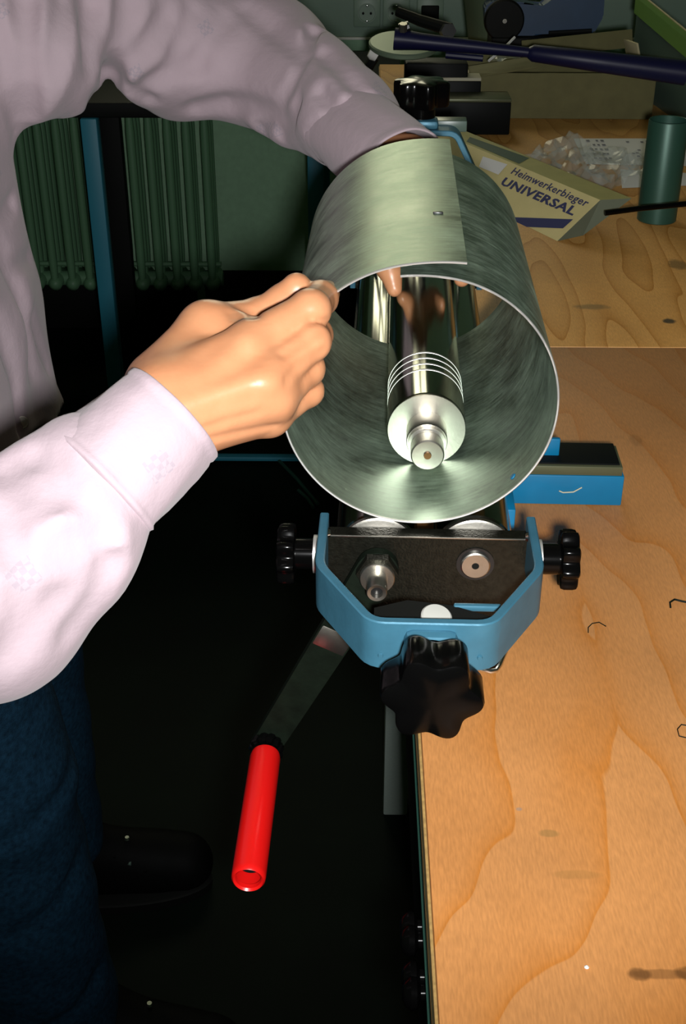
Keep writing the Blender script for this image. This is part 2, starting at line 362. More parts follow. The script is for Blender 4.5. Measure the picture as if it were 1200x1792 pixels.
# ------------------------------------------------------------------ signed distance fields -> mesh
class Field:
    def __init__(s, lo, hi, h):
        s.lo = np.array(lo, np.float32); s.h = h
        s.n = [int(math.ceil((b-a)/h))+1 for a, b in zip(lo, hi)]
        s.F = np.full(s.n, .2, np.float32)
    def sub(s, lo, hi):
        a = [max(0, int((l-o)/s.h)) for l, o in zip(lo, s.lo)]
        b = [min(n, int((h-o)/s.h)+2) for h, o, n in zip(hi, s.lo, s.n)]
        if any(x >= y for x, y in zip(a, b)): return None, None
        sl = tuple(slice(x, y) for x, y in zip(a, b))
        ax = [s.lo[i]+s.h*np.arange(a[i], b[i], dtype=np.float32) for i in range(3)]
        return sl, (ax[0][:, None, None], ax[1][None, :, None], ax[2][None, None, :])
    def merge(s, sl, d, k, op='u'):
        f = s.F[sl]
        if op == 'u':
            if k > 0:
                hh = np.clip(.5+.5*(f-d)/k, 0, 1); s.F[sl] = f+(d-f)*hh-k*hh*(1-hh)
            else: s.F[sl] = np.minimum(f, d)
        elif op == 'cut':
            if k > 0:
                e = -d; hh = np.clip(.5-.5*(f-e)/k, 0, 1); s.F[sl] = f+(e-f)*hh+k*hh*(1-hh)
            else: s.F[sl] = np.maximum(f, -d)
    def cone(s, a, b, r1, r2, k=.004, op='u', pad=.02):
        a = np.array(a, np.float32); b = np.array(b, np.float32); R = max(r1, r2)+k+pad
        sl, g = s.sub(np.minimum(a, b)-R, np.maximum(a, b)+R)
        if sl is None: return
        ba = b-a; L2 = float(ba@ba)+1e-12
        px, py, pz = g[0]-a[0], g[1]-a[1], g[2]-a[2]
        t = np.clip((px*ba[0]+py*ba[1]+pz*ba[2])/L2, 0, 1)
        d = np.sqrt((px-t*ba[0])**2+(py-t*ba[1])**2+(pz-t*ba[2])**2)-(r1+(r2-r1)*t)
        s.merge(sl, d, k, op)
    def ell(s, c, r, k=.01, op='u', pad=.03):
        c = np.array(c, np.float32); r = np.array(r, np.float32)
        sl, g = s.sub(c-r-pad-k, c+r+pad+k)
        if sl is None: return
        q = np.sqrt(((g[0]-c[0])/r[0])**2+((g[1]-c[1])/r[1])**2+((g[2]-c[2])/r[2])**2)
        q2 = np.sqrt(((g[0]-c[0])/r[0]**2)**2+((g[1]-c[1])/r[1]**2)**2+((g[2]-c[2])/r[2]**2)**2)+1e-6
        s.merge(sl, q*(q-1)/q2, k, op)
    def chain(s, pts, rs, k=.003):
        for i in range(len(pts)-1): s.cone(pts[i], pts[i+1], rs[i], rs[i+1], k)
    def crease(s, pts, depth, width, sharp=False):
        for a, b in zip(pts, pts[1:]):
            pass
        P0 = np.array([list(p) for p in pts], np.float32); R = width*2.6
        sl, g = s.sub(P0.min(0)-R, P0.max(0)+R)
        if sl is None: return
        best = None
        for a, b in zip(P0, P0[1:]):
            ba = b-a; L2 = float(ba@ba)+1e-12
            px, py, pz = g[0]-a[0], g[1]-a[1], g[2]-a[2]
            t = np.clip((px*ba[0]+py*ba[1]+pz*ba[2])/L2, 0, 1)
            d = (px-t*ba[0])**2+(py-t*ba[1])**2+(pz-t*ba[2])**2
            best = d if best is None else np.minimum(best, d)
        s.F[sl] += depth*(np.exp(-best/(width*width)) if not sharp else .8*np.exp(-best/(width*width))+.6*np.exp(-np.sqrt(best)/(width*.35)))
    def sample(s, p):
        q = (np.array(p)-s.lo)/s.h; i = np.floor(q).astype(int)
        if (i < 0).any() or (i >= np.array(s.n)-1).any(): return .2
        f = q-i; v = s.F[i[0]:i[0]+2, i[1]:i[1]+2, i[2]:i[2]+2]
        v = v[0]*(1-f[0])+v[1]*f[0]; v = v[0]*(1-f[1])+v[1]*f[1]
        return float(v[0]*(1-f[2])+v[1]*f[2])
    def on_surface(s, px, py, d0, d1):
        d = d0
        while d < d1:
            p = at(px, py, d=d)
            if s.sample(p) < 0: return p
            d += s.h*.5
        return None
    def mesh(s, name):
        F = s.F; sg = F < 0
        nx, ny, nz = F.shape
        cnt = np.zeros((nx-1, ny-1, nz-1), np.float32); acc = np.zeros((nx-1, ny-1, nz-1, 3), np.float32)
        for ax in range(3):
            o = [(0, 0, 0), (0, 0, 0)]
            others = [i for i in range(3) if i != ax]
            for u_ in (0, 1):
                for v_ in (0, 1):
                    off = [0, 0, 0]; off[others[0]] = u_; off[others[1]] = v_
                    sa = tuple(slice(off[i], off[i]+F.shape[i]-1) for i in range(3))
                    off2 = list(off); off2[ax] = 1
                    sb = tuple(slice(off2[i], off2[i]+F.shape[i]-1) for i in range(3))
                    fa, fb = F[sa], F[sb]; c = sg[sa] != sg[sb]
                    idx = np.nonzero(c)
                    va, vb = fa[idx], fb[idx]; tt = va/(va-vb)
                    cnt[idx] += 1
                    for i in range(3): acc[idx+(np.full(len(idx[0]), i),)] += (tt if i == ax else float(off[i]))
        cells = np.nonzero(cnt > 0)
        ids = np.full(cnt.shape, -1, np.int64); ids[cells] = np.arange(len(cells[0]))
        co = acc[cells]/cnt[cells][:, None]+np.stack(cells, 1); co = co*s.h+s.lo
        quads = []
        for ax in range(3):
            b_, c_ = [(1, 2), (2, 0), (0, 1)][ax]
            sa = [slice(None)]*3; sb = [slice(None)]*3; sa[ax] = slice(0, -1); sb[ax] = slice(1, None)
            e = np.stack(np.nonzero(sg[tuple(sa)] != sg[tuple(sb)]), 1)
            ok = (e[:, b_] > 0) & (e[:, c_] > 0) & (e[:, b_] < F.shape[b_]-1) & (e[:, c_] < F.shape[c_]-1)
            e = e[ok]
            if not len(e): continue
            ins = sg[tuple(e.T)]
            def cell(db, dc):
                q = e.copy(); q[:, b_] += db; q[:, c_] += dc; return ids[tuple(q.T)]
            q = np.stack([cell(-1, -1), cell(0, -1), cell(0, 0), cell(-1, 0)], 1)
            q[~ins] = q[~ins][:, ::-1]
            quads.append(q)
        q = np.concatenate(quads)
        return co, q
def np_mesh(name, parts):
    me = bpy.data.meshes.new(name); vo = 0; V = []; Q = []
    for co, q in parts: V.append(co); Q.append(q+vo); vo += len(co)
    V = np.concatenate(V); Q = np.concatenate(Q)
    me.vertices.add(len(V)); me.vertices.foreach_set('co', V.astype(np.float32).ravel())
    me.loops.add(Q.size); me.loops.foreach_set('vertex_index', Q.astype(np.int32).ravel())
    me.polygons.add(len(Q)); me.polygons.foreach_set('loop_start', np.arange(0, Q.size, 4, dtype=np.int32))
    me.update(calc_edges=True); me.validate()
    return me
# ================================================================== room
XL, XR, YB, YF, ZC = -2.6, 2.2, -1.6, 3.32, 2.7
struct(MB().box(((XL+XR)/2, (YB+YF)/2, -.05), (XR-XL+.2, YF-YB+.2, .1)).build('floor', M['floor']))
struct(MB().box(((XL+XR)/2, (YB+YF)/2, ZC+.05), (XR-XL+.2, YF-YB+.2, .1)).build('ceiling', M['ceil']))
struct(MB().box(((XL+XR)/2, YF+.05, ZC/2), (XR-XL+.2, .1, ZC)).build('wall_back', M['wall']))
struct(MB().box(((XL+XR)/2, YB-.05, ZC/2), (XR-XL+.2, .1, ZC)).build('wall_front', M['wall']))
struct(MB().box((XL-.05, (YB+YF)/2, ZC/2), (.1, YF-YB, ZC)).build('wall_left', M['wall']))
struct(MB().box((XR+.05, (YB+YF)/2, ZC/2), (.1, YF-YB, ZC)).build('wall_right', M['wall']))
struct(MB().box(((XL+XR)/2, YF-.008, .085), (XR-XL, .016, .17), .002).build('wall_foot_strip', M['blackm']))  # matt black strip along the foot of the back wall
# cable trunking with two sockets and a switch
yd = YF-.05
dk = empty('cable_trunking', (.05, YF, .80), 'grey green wall trunking band running behind the workbench', 'trunking')
MB().box((.55, -.025, .09), (1.9, .05, .19), .004).build('duct', M['duct'], dk)
MB().box((.55, -.0275, -.0085), (1.9, .055, .006), .001).build('lip_highlight', M['white'], dk)  # white strip paints in the highlight along the duct's lower edge
for i, px in enumerate((642, 693, 752)):
    c = at(px, 22, y=yd)
    lab = ['grey earthed wall socket, left one of the pair above the sleeve', 'grey earthed wall socket half hidden behind the lever tool',
           'dark square wall outlet right of the two round sockets'][i]
    so = empty('wall_socket', c, lab, 'socket')
    MB().box((0, -.004, 0), (.066, .008, .066), .003).build('frame', M['socket'], so)
    MB().box((0, -.0085, .036), (.05, .003, .004), .001).build('label_strip', M['white'], so)
    if i < 2:
        MB().lathe([(.0225, -.009), (.0225, -.0125), (.0205, -.0125), (.0195, -.007), (.0, -.007)][:4], axis=(0, 1, 0), n=32).build('socket_well', M['socket'], so)
        for sx in (-1, 1): MB().lathe([(.003, 0), (.003, .004)], o=(sx*.0095, -.0155, 0), axis=(0, 1, 0), n=10).build('pin_hole', M['blackm'], so)
        for sz in (-1, 1): MB().box((0, -.0145, sz*.018), (.006, .004, .004), .001).build('earth_clip', M['chrome'], so)
    else:
        MB().box((0, -.010, -.004), (.044, .006, .044), .003).build('rocker', M['blackm'], so)
# window above the radiator, dim daylight behind it
WX0, WX1, WZ0, WZ1 = -.62, .16, 1.42, 2.35
wn = struct(MB().box(((WX0+WX1)/2, YF-.012, WZ0-.03), (WX1-WX0+.16, .10, .03), .004).build('window_1', M['ceil']))
wi = []
for i in range(2):
    xa = WX0+(WX1-WX0)*i/2; xb = WX0+(WX1-WX0)*(i+1)/2
    MB().box(((xa+xb)/2, YF-.006, (WZ0+WZ1)/2), (xb-xa-.08, .006, WZ1-WZ0-.08)).build('pane', M['daylight'], wn)
    for (cx, cz, sx, sz) in (((xa+xb)/2, WZ0+.02, xb-xa, .04), ((xa+xb)/2, WZ1-.02, xb-xa, .04), (xa+.02, (WZ0+WZ1)/2, .04, WZ1-WZ0-.08), (xb-.02, (WZ0+WZ1)/2, .04, WZ1-WZ0-.08)):
        MB().box((cx, YF-.015, cz), (sx, .03, sz), .003).build('frame', M['ceil'], wn)
# radiator
ra = empty('column_radiator', (-.37, 3.18, .17), 'dark green column radiator on the back wall under the raised sleeve', 'radiator')
secm = None
for i in range(17):
    x = -.018-i*.0465
    if secm is None:
        b = MB()
        for yy in (-.045, .0, .045):
            b.tube([(0, yy, .03), (0, yy, .09), (0, yy, .42), (0, yy, .47)], [.009, .0115, .0115, .009], 10)
        for zz in (.025, .475):
            b.tube([(0, -.06, zz), (0, -.05, zz), (0, .05, zz), (0, .06, zz)], [.006, .018, .018, .006], 12)
            b.tube([(-.0232, 0, zz), (.0232, 0, zz)], .02, 12)
            if zz < .2: b.tube([(-.0232, -.03, zz+.05), (.0232, -.03, zz+.05)], .007, 8)
        o = b.build('column', M['rad'], ra, 60); secm = o.data
    else:
        o = bpy.data.objects.new('column', secm); COL.objects.link(o); o.parent = ra
    o.location = (x, 0, 0)
for x in (-.06, -.7):
    MB().box((x, .03, -.08), (.02, .02, .18)).build('foot', M['rad'], ra)
# second table behind: dark top and blue tube legs
TX = at(166, 300, y=2.5).x
tb = empty('steel_table', (TX, 2.5, 0), 'table with dark top and blue tube legs standing before the radiator', 'table')
MB().box((-.05, .27, .785), (1.35, .56, .03), .004).build('tabletop', M['blackm'], tb)
for (lx, ly, mm) in ((0, 0, 'legblue'), (at(553, 350, y=2.5).x-TX, 0, 'legblue'), (at(199, 300, y=2.88).x-TX, .38, 'blackm'), (at(553, 350, y=2.5).x-TX, .5, 'legblue'), (-.65, 0, 'legblue')):
    MB().box((lx, ly, .385), ((.033, .033, .77) if mm != 'blackm' else (.052, .03, .77)), .003).build('leg', M[mm], tb)
MB().box((.05, 0, .012), (1.3, .02, .010), .002).build('foot_rail', M['legblue'], tb)
for p0_, p1_ in (((478, 796), (556, 882)), ((522, 858), (548, 888))):
    a_, b_ = at(*p0_, z=.008), at(*p1_, z=.008)
    tag(MB().tube([a_, a_.lerp(b_, .5)+Vector((.004, 0, 0)), b_], .004, 8).build('floor_cable', M['edger']), 'dark green cable on the black floor left of the zinc cylinder' if p0_[0] < 500 else 'short second cable end on the black floor, nearer the blue bracket', 'cable')
# ================================================================== workbench
EX, ZB = .0375, .86
YS = 1.127
wb = empty('workbench', (EX, 0, 0), 'beech topped workbench under the rolling machine, black apron and grey legs', 'workbench')
st = at(1160, 1705, z=ZB); s1 = at(1171, 562, z=ZB); s2 = at(1035, 537, z=ZB); s3 = at(960, 1458, z=ZB); s4 = at(1010, 1531, z=ZB); s5 = at(1112, 770, z=ZB); s6 = at(1185, 463, z=ZB); s7 = at(908, 1416, z=ZB)
dkm = (.075, .03, .008)
marks = [(st.x-.011-EX, st.y, .006, .0042, .6, dkm), (st.x+.012-EX, st.y+.0008, .008, .0042, .6, dkm), (st.x-EX, st.y, .017, .0032, .45, dkm),
         (s3.x-EX, s3.y, .006, .003, .45, (.2, .13, .04)), (s4.x-EX, s4.y, .014, .0035, .3, (.22, .12, .03)), (s5.x-EX, s5.y, .006, .012, .35, (.16, .06, .01)), (s7.x-EX, s7.y, .002, .0015, .5, (.2, .2, .18))]
marks2 = [(s1.x-EX, s1.y, .0075, .008, .9, (.02, .025, .02)), (s2.x-EX, s2.y, .022, .009, .55, (.10, .085, .04)), (s6.x-EX, s6.y, .012, .02, .6, (.06, .05, .02))]
M['wood1'] = wood_mat('beech_veneer', 2.2, (.53, .235, .075), (.49, .175, .030), 9., 4., 3.3, marks, (.115, 5.5, 1.7))
M['wood2'] = wood_mat('figured_veneer', 5.1, (.60, .31, .085), (.40, .165, .024), 8.5, 1.5, 11., marks2)
MB().box((.55, (YS-.35)/2-.0003, ZB-.014), (1.1, YS+.35-.0006, .028), .0012).build('top_panel', M['wood1'], wb)
MB().box((.55, (YS+2.56)/2+.0003, ZB-.014), (1.1, 2.56-YS-.0006, .028), .0012).build('top_panel', M['wood2'], wb)
for k in range(3):
    MB().box((-.0008, 1.105, ZB-.006-.0085*k), (.0016, 2.91, .0055), .0004).build('edge_ply', M['ply'] if k != 1 else M['brown'], wb)
MB().box((.012, 1.105, ZB-.12), (.016, 2.91, .185)).build('apron', M['blackm'], wb)
MB().box((.001, 1.105, ZB-.045), (.006, 2.91, .0025), .0006).build('edge_rail', M['edger'], wb)
lp = at(691, 1428, z=0)
for (lx, ly) in ((lp.x-EX, 1.392), (lp.x-EX, -.2), (.98, 1.392), (.98, -.2), (lp.x-EX, 2.48)):
    MB().box((lx, ly, .416), (.036, .036, .832), .003).build('leg', M['greyleg'], wb)
for (px, py) in ((740, 1622), (728, 1646), (745, 1710), (734, 1738)):
    c = at(px, py, z=.805)
    kb = MB().lathe([(.004, 0), (.004, .010), (.008, .012), (.0085, .015), (.0065, .018), (.003, .0195)], o=(0, 0, 0), axis=(-1, 0, 0), n=18).build('apron_knob', M['blackp'], wb)
    kb.location = (.006, c.y, .805)
# ================================================================== rolling machine
MO = Vector((.0412, .622, .932)); MR = math.radians(-1.5)
rm = empty('roll_bending_machine', MO, 'blue and steel three roll bending machine straddling the bench edge', 'machine', MR)
BZ = ZB-MO.z                       # bench in machine coordinates
# near end plate with chamfered lower corners
def plate(y0, y1, name):
    pl = [(-.060, .018), (.060, .018), (.060, -.022), (.034, -.058), (-.034, -.058), (-.060, -.022)]
    b = MB().prism(pl, -y1, -y0); b.xf(Matrix.Rotation(PI/2, 4, 'X'))
    bmesh.ops.bevel(b.bm, geom=b.bm.edges[:], offset=.0008, segments=2, affect='EDGES')
    return b.build(name, M['hammer'], rm)
pl0 = plate(0, .010, 'end_plate'); plate(.535, .545, 'end_plate')
MB().box((0, -.0001, .0175), (.1185, .0009, .0010), .0002).build('edge_highlight', M['turned'], pl0)  # bright strip standing in for the highlight along the plate's top edge
# rollers
LR = .024
for sx in (-1, 1):
    b = MB().lathe([(.0225, .0145), (LR, .016), (LR, .529), (.0225, .5305)], o=(sx*.029, 0, 0), axis=(0, 1, 0), n=56)
    b.build('lower_roller', M['steel'], rm)
UZ = .0466
prof = [(.0238, .0845), (.025, .0858)]
ys = [.120, .1295, .139, .1485]
for y in ys: prof += [(.025, y), (.0243, y+.0004), (.0243, y+.0024), (.025, y+.0028)]
prof += [(.025, .525), (.0238, .527)]
for sx in (-1, 1): MB().lathe([(.022, .0102), (.0235, .011), (.0235, .0138), (.022, .0144)], o=(sx*.029, 0, 0), axis=(0, 1, 0), n=48).build('highlight_collar', M['turned'], rm)  # bright collars added to imitate the flash highlight on the roller ends
ur = MB().lathe(prof, o=(0, 0, UZ), axis=(0, 1, 0), n=72).build('upper_roller', M['steel'], rm, 30)
for y in ys:
    MB().lathe([(.0244, y+.0004), (.0251, y+.0006), (.0251, y+.0021), (.0244, y+.0024)], o=(0, 0, UZ), axis=(0, 1, 0), n=72).build('groove_ring', M['ring'], ur)
MB().lathe([(.0125, .066), (.0128, .0665), (.0128, .083), (.0246, .0831), (.0246, .0846)][::-1], o=(0, 0, UZ), axis=(0, 1, 0), n=64).build('end_face', M['turned'], ur)
MB().lathe([(.0016, .0515), (.0024, .0485), (.0095, .0482), (.0103, .049), (.0103, .060), (.0097, .0605), (.0097, .0625), (.0118, .0628), (.0118, .066), (.0100, .0662)], o=(0, 0, UZ), axis=(0, 1, 0), n=48).build('journal', M['turned'], ur)
MB().lathe([(.0023, .0483), (.0023, .0475)], o=(0, 0, UZ), axis=(0, 1, 0), n=16).build('centre_hole', M['bore'], ur)
# hinged end bracket (flat bar bent to a trapezoid)
def bar_path(pts, t):
    """offset a polyline outwards by t (2d)"""
    out = []
    for i, p in enumerate(pts):
        a = Vector(pts[max(i-1, 0)]); b = Vector(p); c = Vector(pts[min(i+1, len(pts)-1)])
        d1 = (b-a).normalized() if i else (c-b).normalized(); d2 = (c-b).normalized() if i < len(pts)-1 else d1
        n1 = Vector((-d1.y, d1.x)); n2 = Vector((-d2.y, d2.x)); n = (n1+n2).normalized()
        out.append(b+n*t/max(.3, n.dot(n1)))
    return out
def rounded(pts, r, seg=4):
    out = [Vector(pts[0])]
    for i in range(1, len(pts)-1):
        a, b, c = Vector(pts[i-1]), Vector(pts[i]), Vector(pts[i+1])
        p, q = b+(a-b).normalized()*r, b+(c-b).normalized()*r
        for k in range(seg+1):
            t = k/seg; out.append(p*(1-t)**2+b*2*t*(1-t)+q*t*t)
    return out+[Vector(pts[-1])]
def bracket(wid, path, inner, name):
    pts = rounded(path, .006); off = bar_path(pts, inner)
    b = MB(); h = wid/2; c = .0007
    rings = []
    for p, q in zip(pts, off):
        e = (q-p).normalized()*c
        rings.append([Vector((*(p+e), h)), Vector((*(q-e), h)), Vector((*q, h-c)), Vector((*q, -h+c)), Vector((*(q-e), -h)), Vector((*(p+e), -h)), Vector((*p, -h+c)), Vector((*p, h-c))])
    b.loft(rings)
    return b
arch = [(-.0585, -.012), (-.0585, .043), (-.0295, .094), (.0295, .094), (.0585, .043), (.0585, -.012)]
# near bracket swung down towards the camera: path x, s -> (x, -s, z)
nb = bracket(.030, arch, .0052, 'hinged_bracket')
TILT = math.radians(0)
nb.xf(Matrix.Scale(-1, 4, (0, 1, 0)))
nbo = nb.build('hinged_bracket', M['blue'], rm, 30); nbo.location = (0, 0, .011); nbo.rotation_euler = (TILT, 0, 0)
b = MB().box((0, -.1010, .0045), (.028, .010, .014), .0045); b.box((0, -.1065, .000), (.023, .004, .004), .0015)
b.build('welded_nut', M['blue'], nbo)
MB().box((0, -.1060, .0058), (.019, .0012, .0022), .0005).build('slot_shadow_gap', M['hammer_edge'], nbo)
for sx in (-1, 1):
    MB().lathe([(.0016, 0), (.0012, .0008)], o=(sx*.026, -.0993, -.006), axis=(0, -1, 0), n=8).build('weld_spatter', M['blue'], nbo)
MB().lathe([(.007, -.099), (.007, -.122)][::1], axis=(0, 1, 0), n=20).build('pressure_screw', M['turned'], nbo)
def star(parent, o, axis, R, t, n=6, ph=0., name='star_knob', m='blackp'):
    prof = [(R*.80, .0), (R*.96, .0006), (R, .0026), (R, t-.003), (R*.97, t-.0008), (R*.90, t), (R*.55, t+.0008), (R*.2, t+.001)]
    b = MB().lathe(prof, o=o, axis=axis, n=96, lob=n, lamp=.11, ph=ph)
    b.lathe([(R*.5, -.010), (R*.5, .001)], o=o, axis=axis, n=32)
    return b.build(name, M[m], parent, 40)
star(nbo, (0, -.118, -.002), (0, -1, 0), .0262, .024, 6, .09, 'pressure_knob')
# pivot knobs on both sides
for sx, nm in ((-1, 'a'), (1, 'b')):
    MB().lathe([(.0115, 0), (.0115, .0032)], o=(sx*.0637, -.004, -.004), axis=(sx, 0, 0), n=28).build('washer', M['ring'], nbo)
    MB().lathe([(.0088, 0), (.0088, .0135)], o=(sx*.0659, -.004, -.004), axis=(sx, 0, 0), n=28).build('knob_neck', M['blackp'], nbo)
    star(nbo, (sx*.0775, -.004, -.004), (sx, 0, 0), .0185, .0105, 8, 0, 'side_knob')
    MB().lathe([(.003, 0), (.0022, .0015)], o=(sx*.0583, -.003, .010), axis=(-sx, 0, 0), n=10).build('pin_end', M['chrome'], nbo)
# bearing slide inside the bracket, white bush, blue guide stub
b = MB().prism([(-.030, -.088), (.020, -.088), (.033, -.076), (.012, -.066), (-.012, -.062), (-.030, -.070)], -.012, .004)
sl_ = b.build('bearing_slide', M['blackm'], nbo)
bb = MB().lathe([(.0075, 0), (.0084, .0012), (.0084, .003), (.0075, .004), (.003, .0044)], axis=(.15, -.25, 1), n=32).build('nylon_bush', M['nylon'], sl_)
bb.location = (.003, -.0785, .0030)
MB().box((.026, -.066, .003), (.026, .0035, .004), .0012).build('guide_stub', M['blue'], nbo)
# shaft ends in the near plate
MB().lathe([(.0105, 0), (.0112, -.0006), (.0112, -.0008)][::-1], o=(.029, 0, 0), axis=(0, 1, 0), n=40).build('bearing_ring', M['hammer_edge'], rm)
MB().lathe([(.0015, -.0012), (.0022, -.003), (.0080, -.0032), (.0088, -.0026), (.0088, .001)], o=(.029, 0, 0), axis=(0, 1, 0), n=40).build('shaft_end', M['turned'], rm)
MB().lathe([(.0021, -.0031), (.0021, -.0022)], o=(.029, 0, 0), axis=(0, 1, 0), n=14).build('centre_hole', M['blackm'], rm)
# crank
ca = Vector((-.029, 0)); cb = Vector((-.0985, -.136)); dv = (cb-ca).normalized(); nv = Vector((-dv.y, dv.x))
cr = MB()
ol = []
for k in range(13): a = PI*k/12; ol.append(ca+nv*math.cos(a)*.0125-dv*math.sin(a)*.0125)
ol = [p for p in ol]+[cb-nv*.0095+dv*.006, cb+nv*.0095+dv*.006]
cr.loft([[Vector((p.x, -.0045, p.y)) for p in ol], [Vector((p.x, -.0105, p.y)) for p in ol]])
cro = cr.build('crank_arm', M['crank'], rm)
MB().box((ca.x+dv.x*.058-nv.x*.0, -.0075, ca.y+dv.y*.058), (.022, .0064, .016), .001, Matrix.Rotation(-math.atan2(dv.y, dv.x)+PI/2, 3, 'Y')).build('bare_steel_collar', M['turned'], cro).hide_render = False
MB().lathe([(.0125, -.0106), (.0125, -.0165)], o=(ca.x, 0, ca.y+.001), axis=(0, 1, 0), n=6).build('hex_nut', M['hammer'], cro)
MB().lathe([(.0062, -.0195), (.0098, -.0195), (.0102, -.0190), (.0102, -.0166)], o=(ca.x, 0, ca.y), axis=(0, 1, 0), n=40).build('washer', M['turned'], cro)
MB().lathe([(.0034, -.0275), (.0036, -.0335), (.0055, -.0338), (.0060, -.0330), (.0060, -.0195)], o=(ca.x, 0, ca.y), axis=(0, 1, 0), n=32).build('shaft_stub', M['turned'], cro)
MB().lathe([(.0034, -.0300), (.0034, -.0290)], o=(ca.x, 0, ca.y), axis=(0, 1, 0), n=16).build('bore', M['hammer_edge'], cro)
wc = MB()
random.seed(3)
for k in range(11):
    a = 2*PI*k/11
    wc.tube([(cb.x+.0078*math.cos(a), -.0100, cb.y+.0078*math.sin(a)), (cb.x+.0080*math.cos(a+.2), -.0150-.001*random.random(), cb.y+.0080*math.sin(a+.2)), (cb.x+.0076*math.cos(a+.1), -.018, cb.y+.0076*math.sin(a+.1))], [.0030, .0036, .0022], 8)
wc.lathe([(.0080, -.008), (.0080, -.0195)], o=(cb.x, 0, cb.y), axis=(0, 1, 0), n=20)
wc.build('weld_collar', M['blackp'], cro)
gl = -.1255
MB().lathe([(.0072, gl+.004), (.0074, gl+.0012), (.0086, gl), (.0096, gl+.0012), (.0099, gl+.004), (.0098, -.024), (.0092, -.0205), (.0080, -.0195)], o=(cb.x, 0, cb.y), axis=(0, 1, 0), n=48, cap=False).build('red_grip', M['red'], cro)
MB().lathe([(.0068, -.018), (.0068, gl+.012), (.0060, gl+.0115), (.0058, gl+.030)], o=(cb.x, 0, cb.y), axis=(0, 1, 0), n=32, cap=True).build('handle_tube', M['hammer_edge'], cro)
# base: two side channels and the cross rail that stands on the bench
for sx in (-1, 1):
    MB().box((sx*.054, .27, -.040), (.006, .53, .030), .001).build('base_channel', M['rail_blue'] if sx > 0 else M['blackm'], rm)
inv = o_inv(rm)
ra_ = inv @ Vector((.1998, .815, ZB)); 
MB().box((ra_.x-.0725, ra_.y+.0190, BZ+.0128), (.145, .036, .0252), .001).build('mounting_rail', M['rail_blue'], rm)
cl = MB().box((ra_.x-.0735, ra_.y+.0195, BZ+.0292), (.143, .036, .0075), .0006).build('clamp_plate', M['blocktop'], rm)
MB().box((ra_.x-.0740, ra_.y+.0215, BZ+.0336), (.140, .034, .0012), .0003).build('rubber_pad', M['block'], cl)
tabp = inv @ at(958, 806, y=.835)
MB().box((tabp.x, tabp.y, BZ+.040), (.016, .004, .016), .001).build('rail_tab', M['rail_blue'], rm)
sc_ = MB().tube([inv @ at(978, 859, y=.8135), inv @ at(985, 862, y=.8135), inv @ at(1003, 861, y=.8135), inv @ at(1018, 853, y=.8135)], .0005, 6).build('paint_scratch', M['beige'], rm)
MB().box((.056, .11, -.045), (.012, .03, .055), .001).build('support_foot', M['rail_blue'], rm)
# wire retaining clip right of the bracket
MB().tube([inv @ at(884, 1140, z=.893), inv @ at(874, 1164, z=.890), inv @ at(868, 1173, z=.889), inv @ at(858, 1175, z=.889), inv @ at(838, 1170, z=.890), inv @ at(800, 1158, z=.893)], .0016, 10).build('wire_clip', M['chrome'], rm)
# far bracket, closed over the rollers
ar2 = [(-.0585, -.030), (-.0585, .060), (-.0305, .1155), (.0305, .1155), (.0585, .060), (.0585, -.030)]
fb = bracket(.026, ar2, .0052, 'closed_bracket')
fb.xf(Matrix.Rotation(PI/2, 4, 'X'))
fbo = fb.build('closed_bracket', M['blue'], rm, 30); fbo.location = (0, .535, .010)
MB().box((0, 0, .1245), (.032, .022, .008), .003).build('welded_nut', M['blue'], fbo)
MB().lathe([(.0065, .085), (.0065, .155)], n=20).build('pressure_screw', M['turned'], fbo)
star(fbo, (0, 0, .140), (0, 0, 1), .026, .022, 6, 0, 'pressure_knob')
MB().box((.028, .02, .119), (.030, .018, .010), .001).build('guide_block', M['greyp'], fbo)
MB().box((0, 0, .045), (.085, .018, .05), .002).build('bearing_slide', M['blackm'], fbo)
# ================================================================== the rolled sheet
sh = empty('sheet_metal_cylinder', MO, 'open zinc sheet rolled into an overlapping cylinder around the upper roller', 'sheet metal', MR)
SY0, SY1 = .010, .276
def rolled_profile(n):
    """flat lead-in, a long bend of slowly falling curvature, flatter trailing end (x, z, heading)"""
    Rr, L1, k1, Lb, g, L2, k2, h0 = .07786, .02463, .72175, .46456, .08708, .035, .6, 5.382
    ln = L1+Lb+L2; x, z, h = -.0195, .1741, math.radians(h0); out = []; sub = 8; ds = ln/(n*sub)
    for i in range(n*sub+1):
        if i % sub == 0: out.append((x, z, h))
        q = i*ds
        k = k1 if q < L1 else ((1+g*(.5-(q-L1)/Lb)) if q < L1+Lb else k2)
        x += math.cos(h)*ds; z += math.sin(h)*ds; h -= k/Rr*ds
    return out
NS = 160
PROF = rolled_profile(NS)
def sheet_pt(s_, off):
    x, z, h = PROF[min(NS, int(round(s_*NS)))]
    return x-math.sin(h)*off, z+math.cos(h)*off
b = MB(); th = .00055; ny = 10
gi = [[b.bm.verts.new((sheet_pt(i/NS, -th)[0], SY0+(SY1-SY0)*j/ny, sheet_pt(i/NS, -th)[1])) for j in range(ny+1)] for i in range(NS+1)]
go = [[b.bm.verts.new((sheet_pt(i/NS, th)[0], SY0+(SY1-SY0)*j/ny, sheet_pt(i/NS, th)[1])) for j in range(ny+1)] for i in range(NS+1)]
for i in range(NS):
    for j in range(ny):
        b.bm.faces.new((gi[i][j], gi[i+1][j], gi[i+1][j+1], gi[i][j+1])); b.bm.faces.new((go[i][j], go[i][j+1], go[i+1][j+1], go[i+1][j]))
    for j in (0, ny): b.bm.faces.new((gi[i][j], go[i][j], go[i+1][j], gi[i+1][j]))
for i in (0, NS):
    for j in range(ny): b.bm.faces.new((gi[i][j], gi[i][j+1], go[i][j+1], go[i][j]))
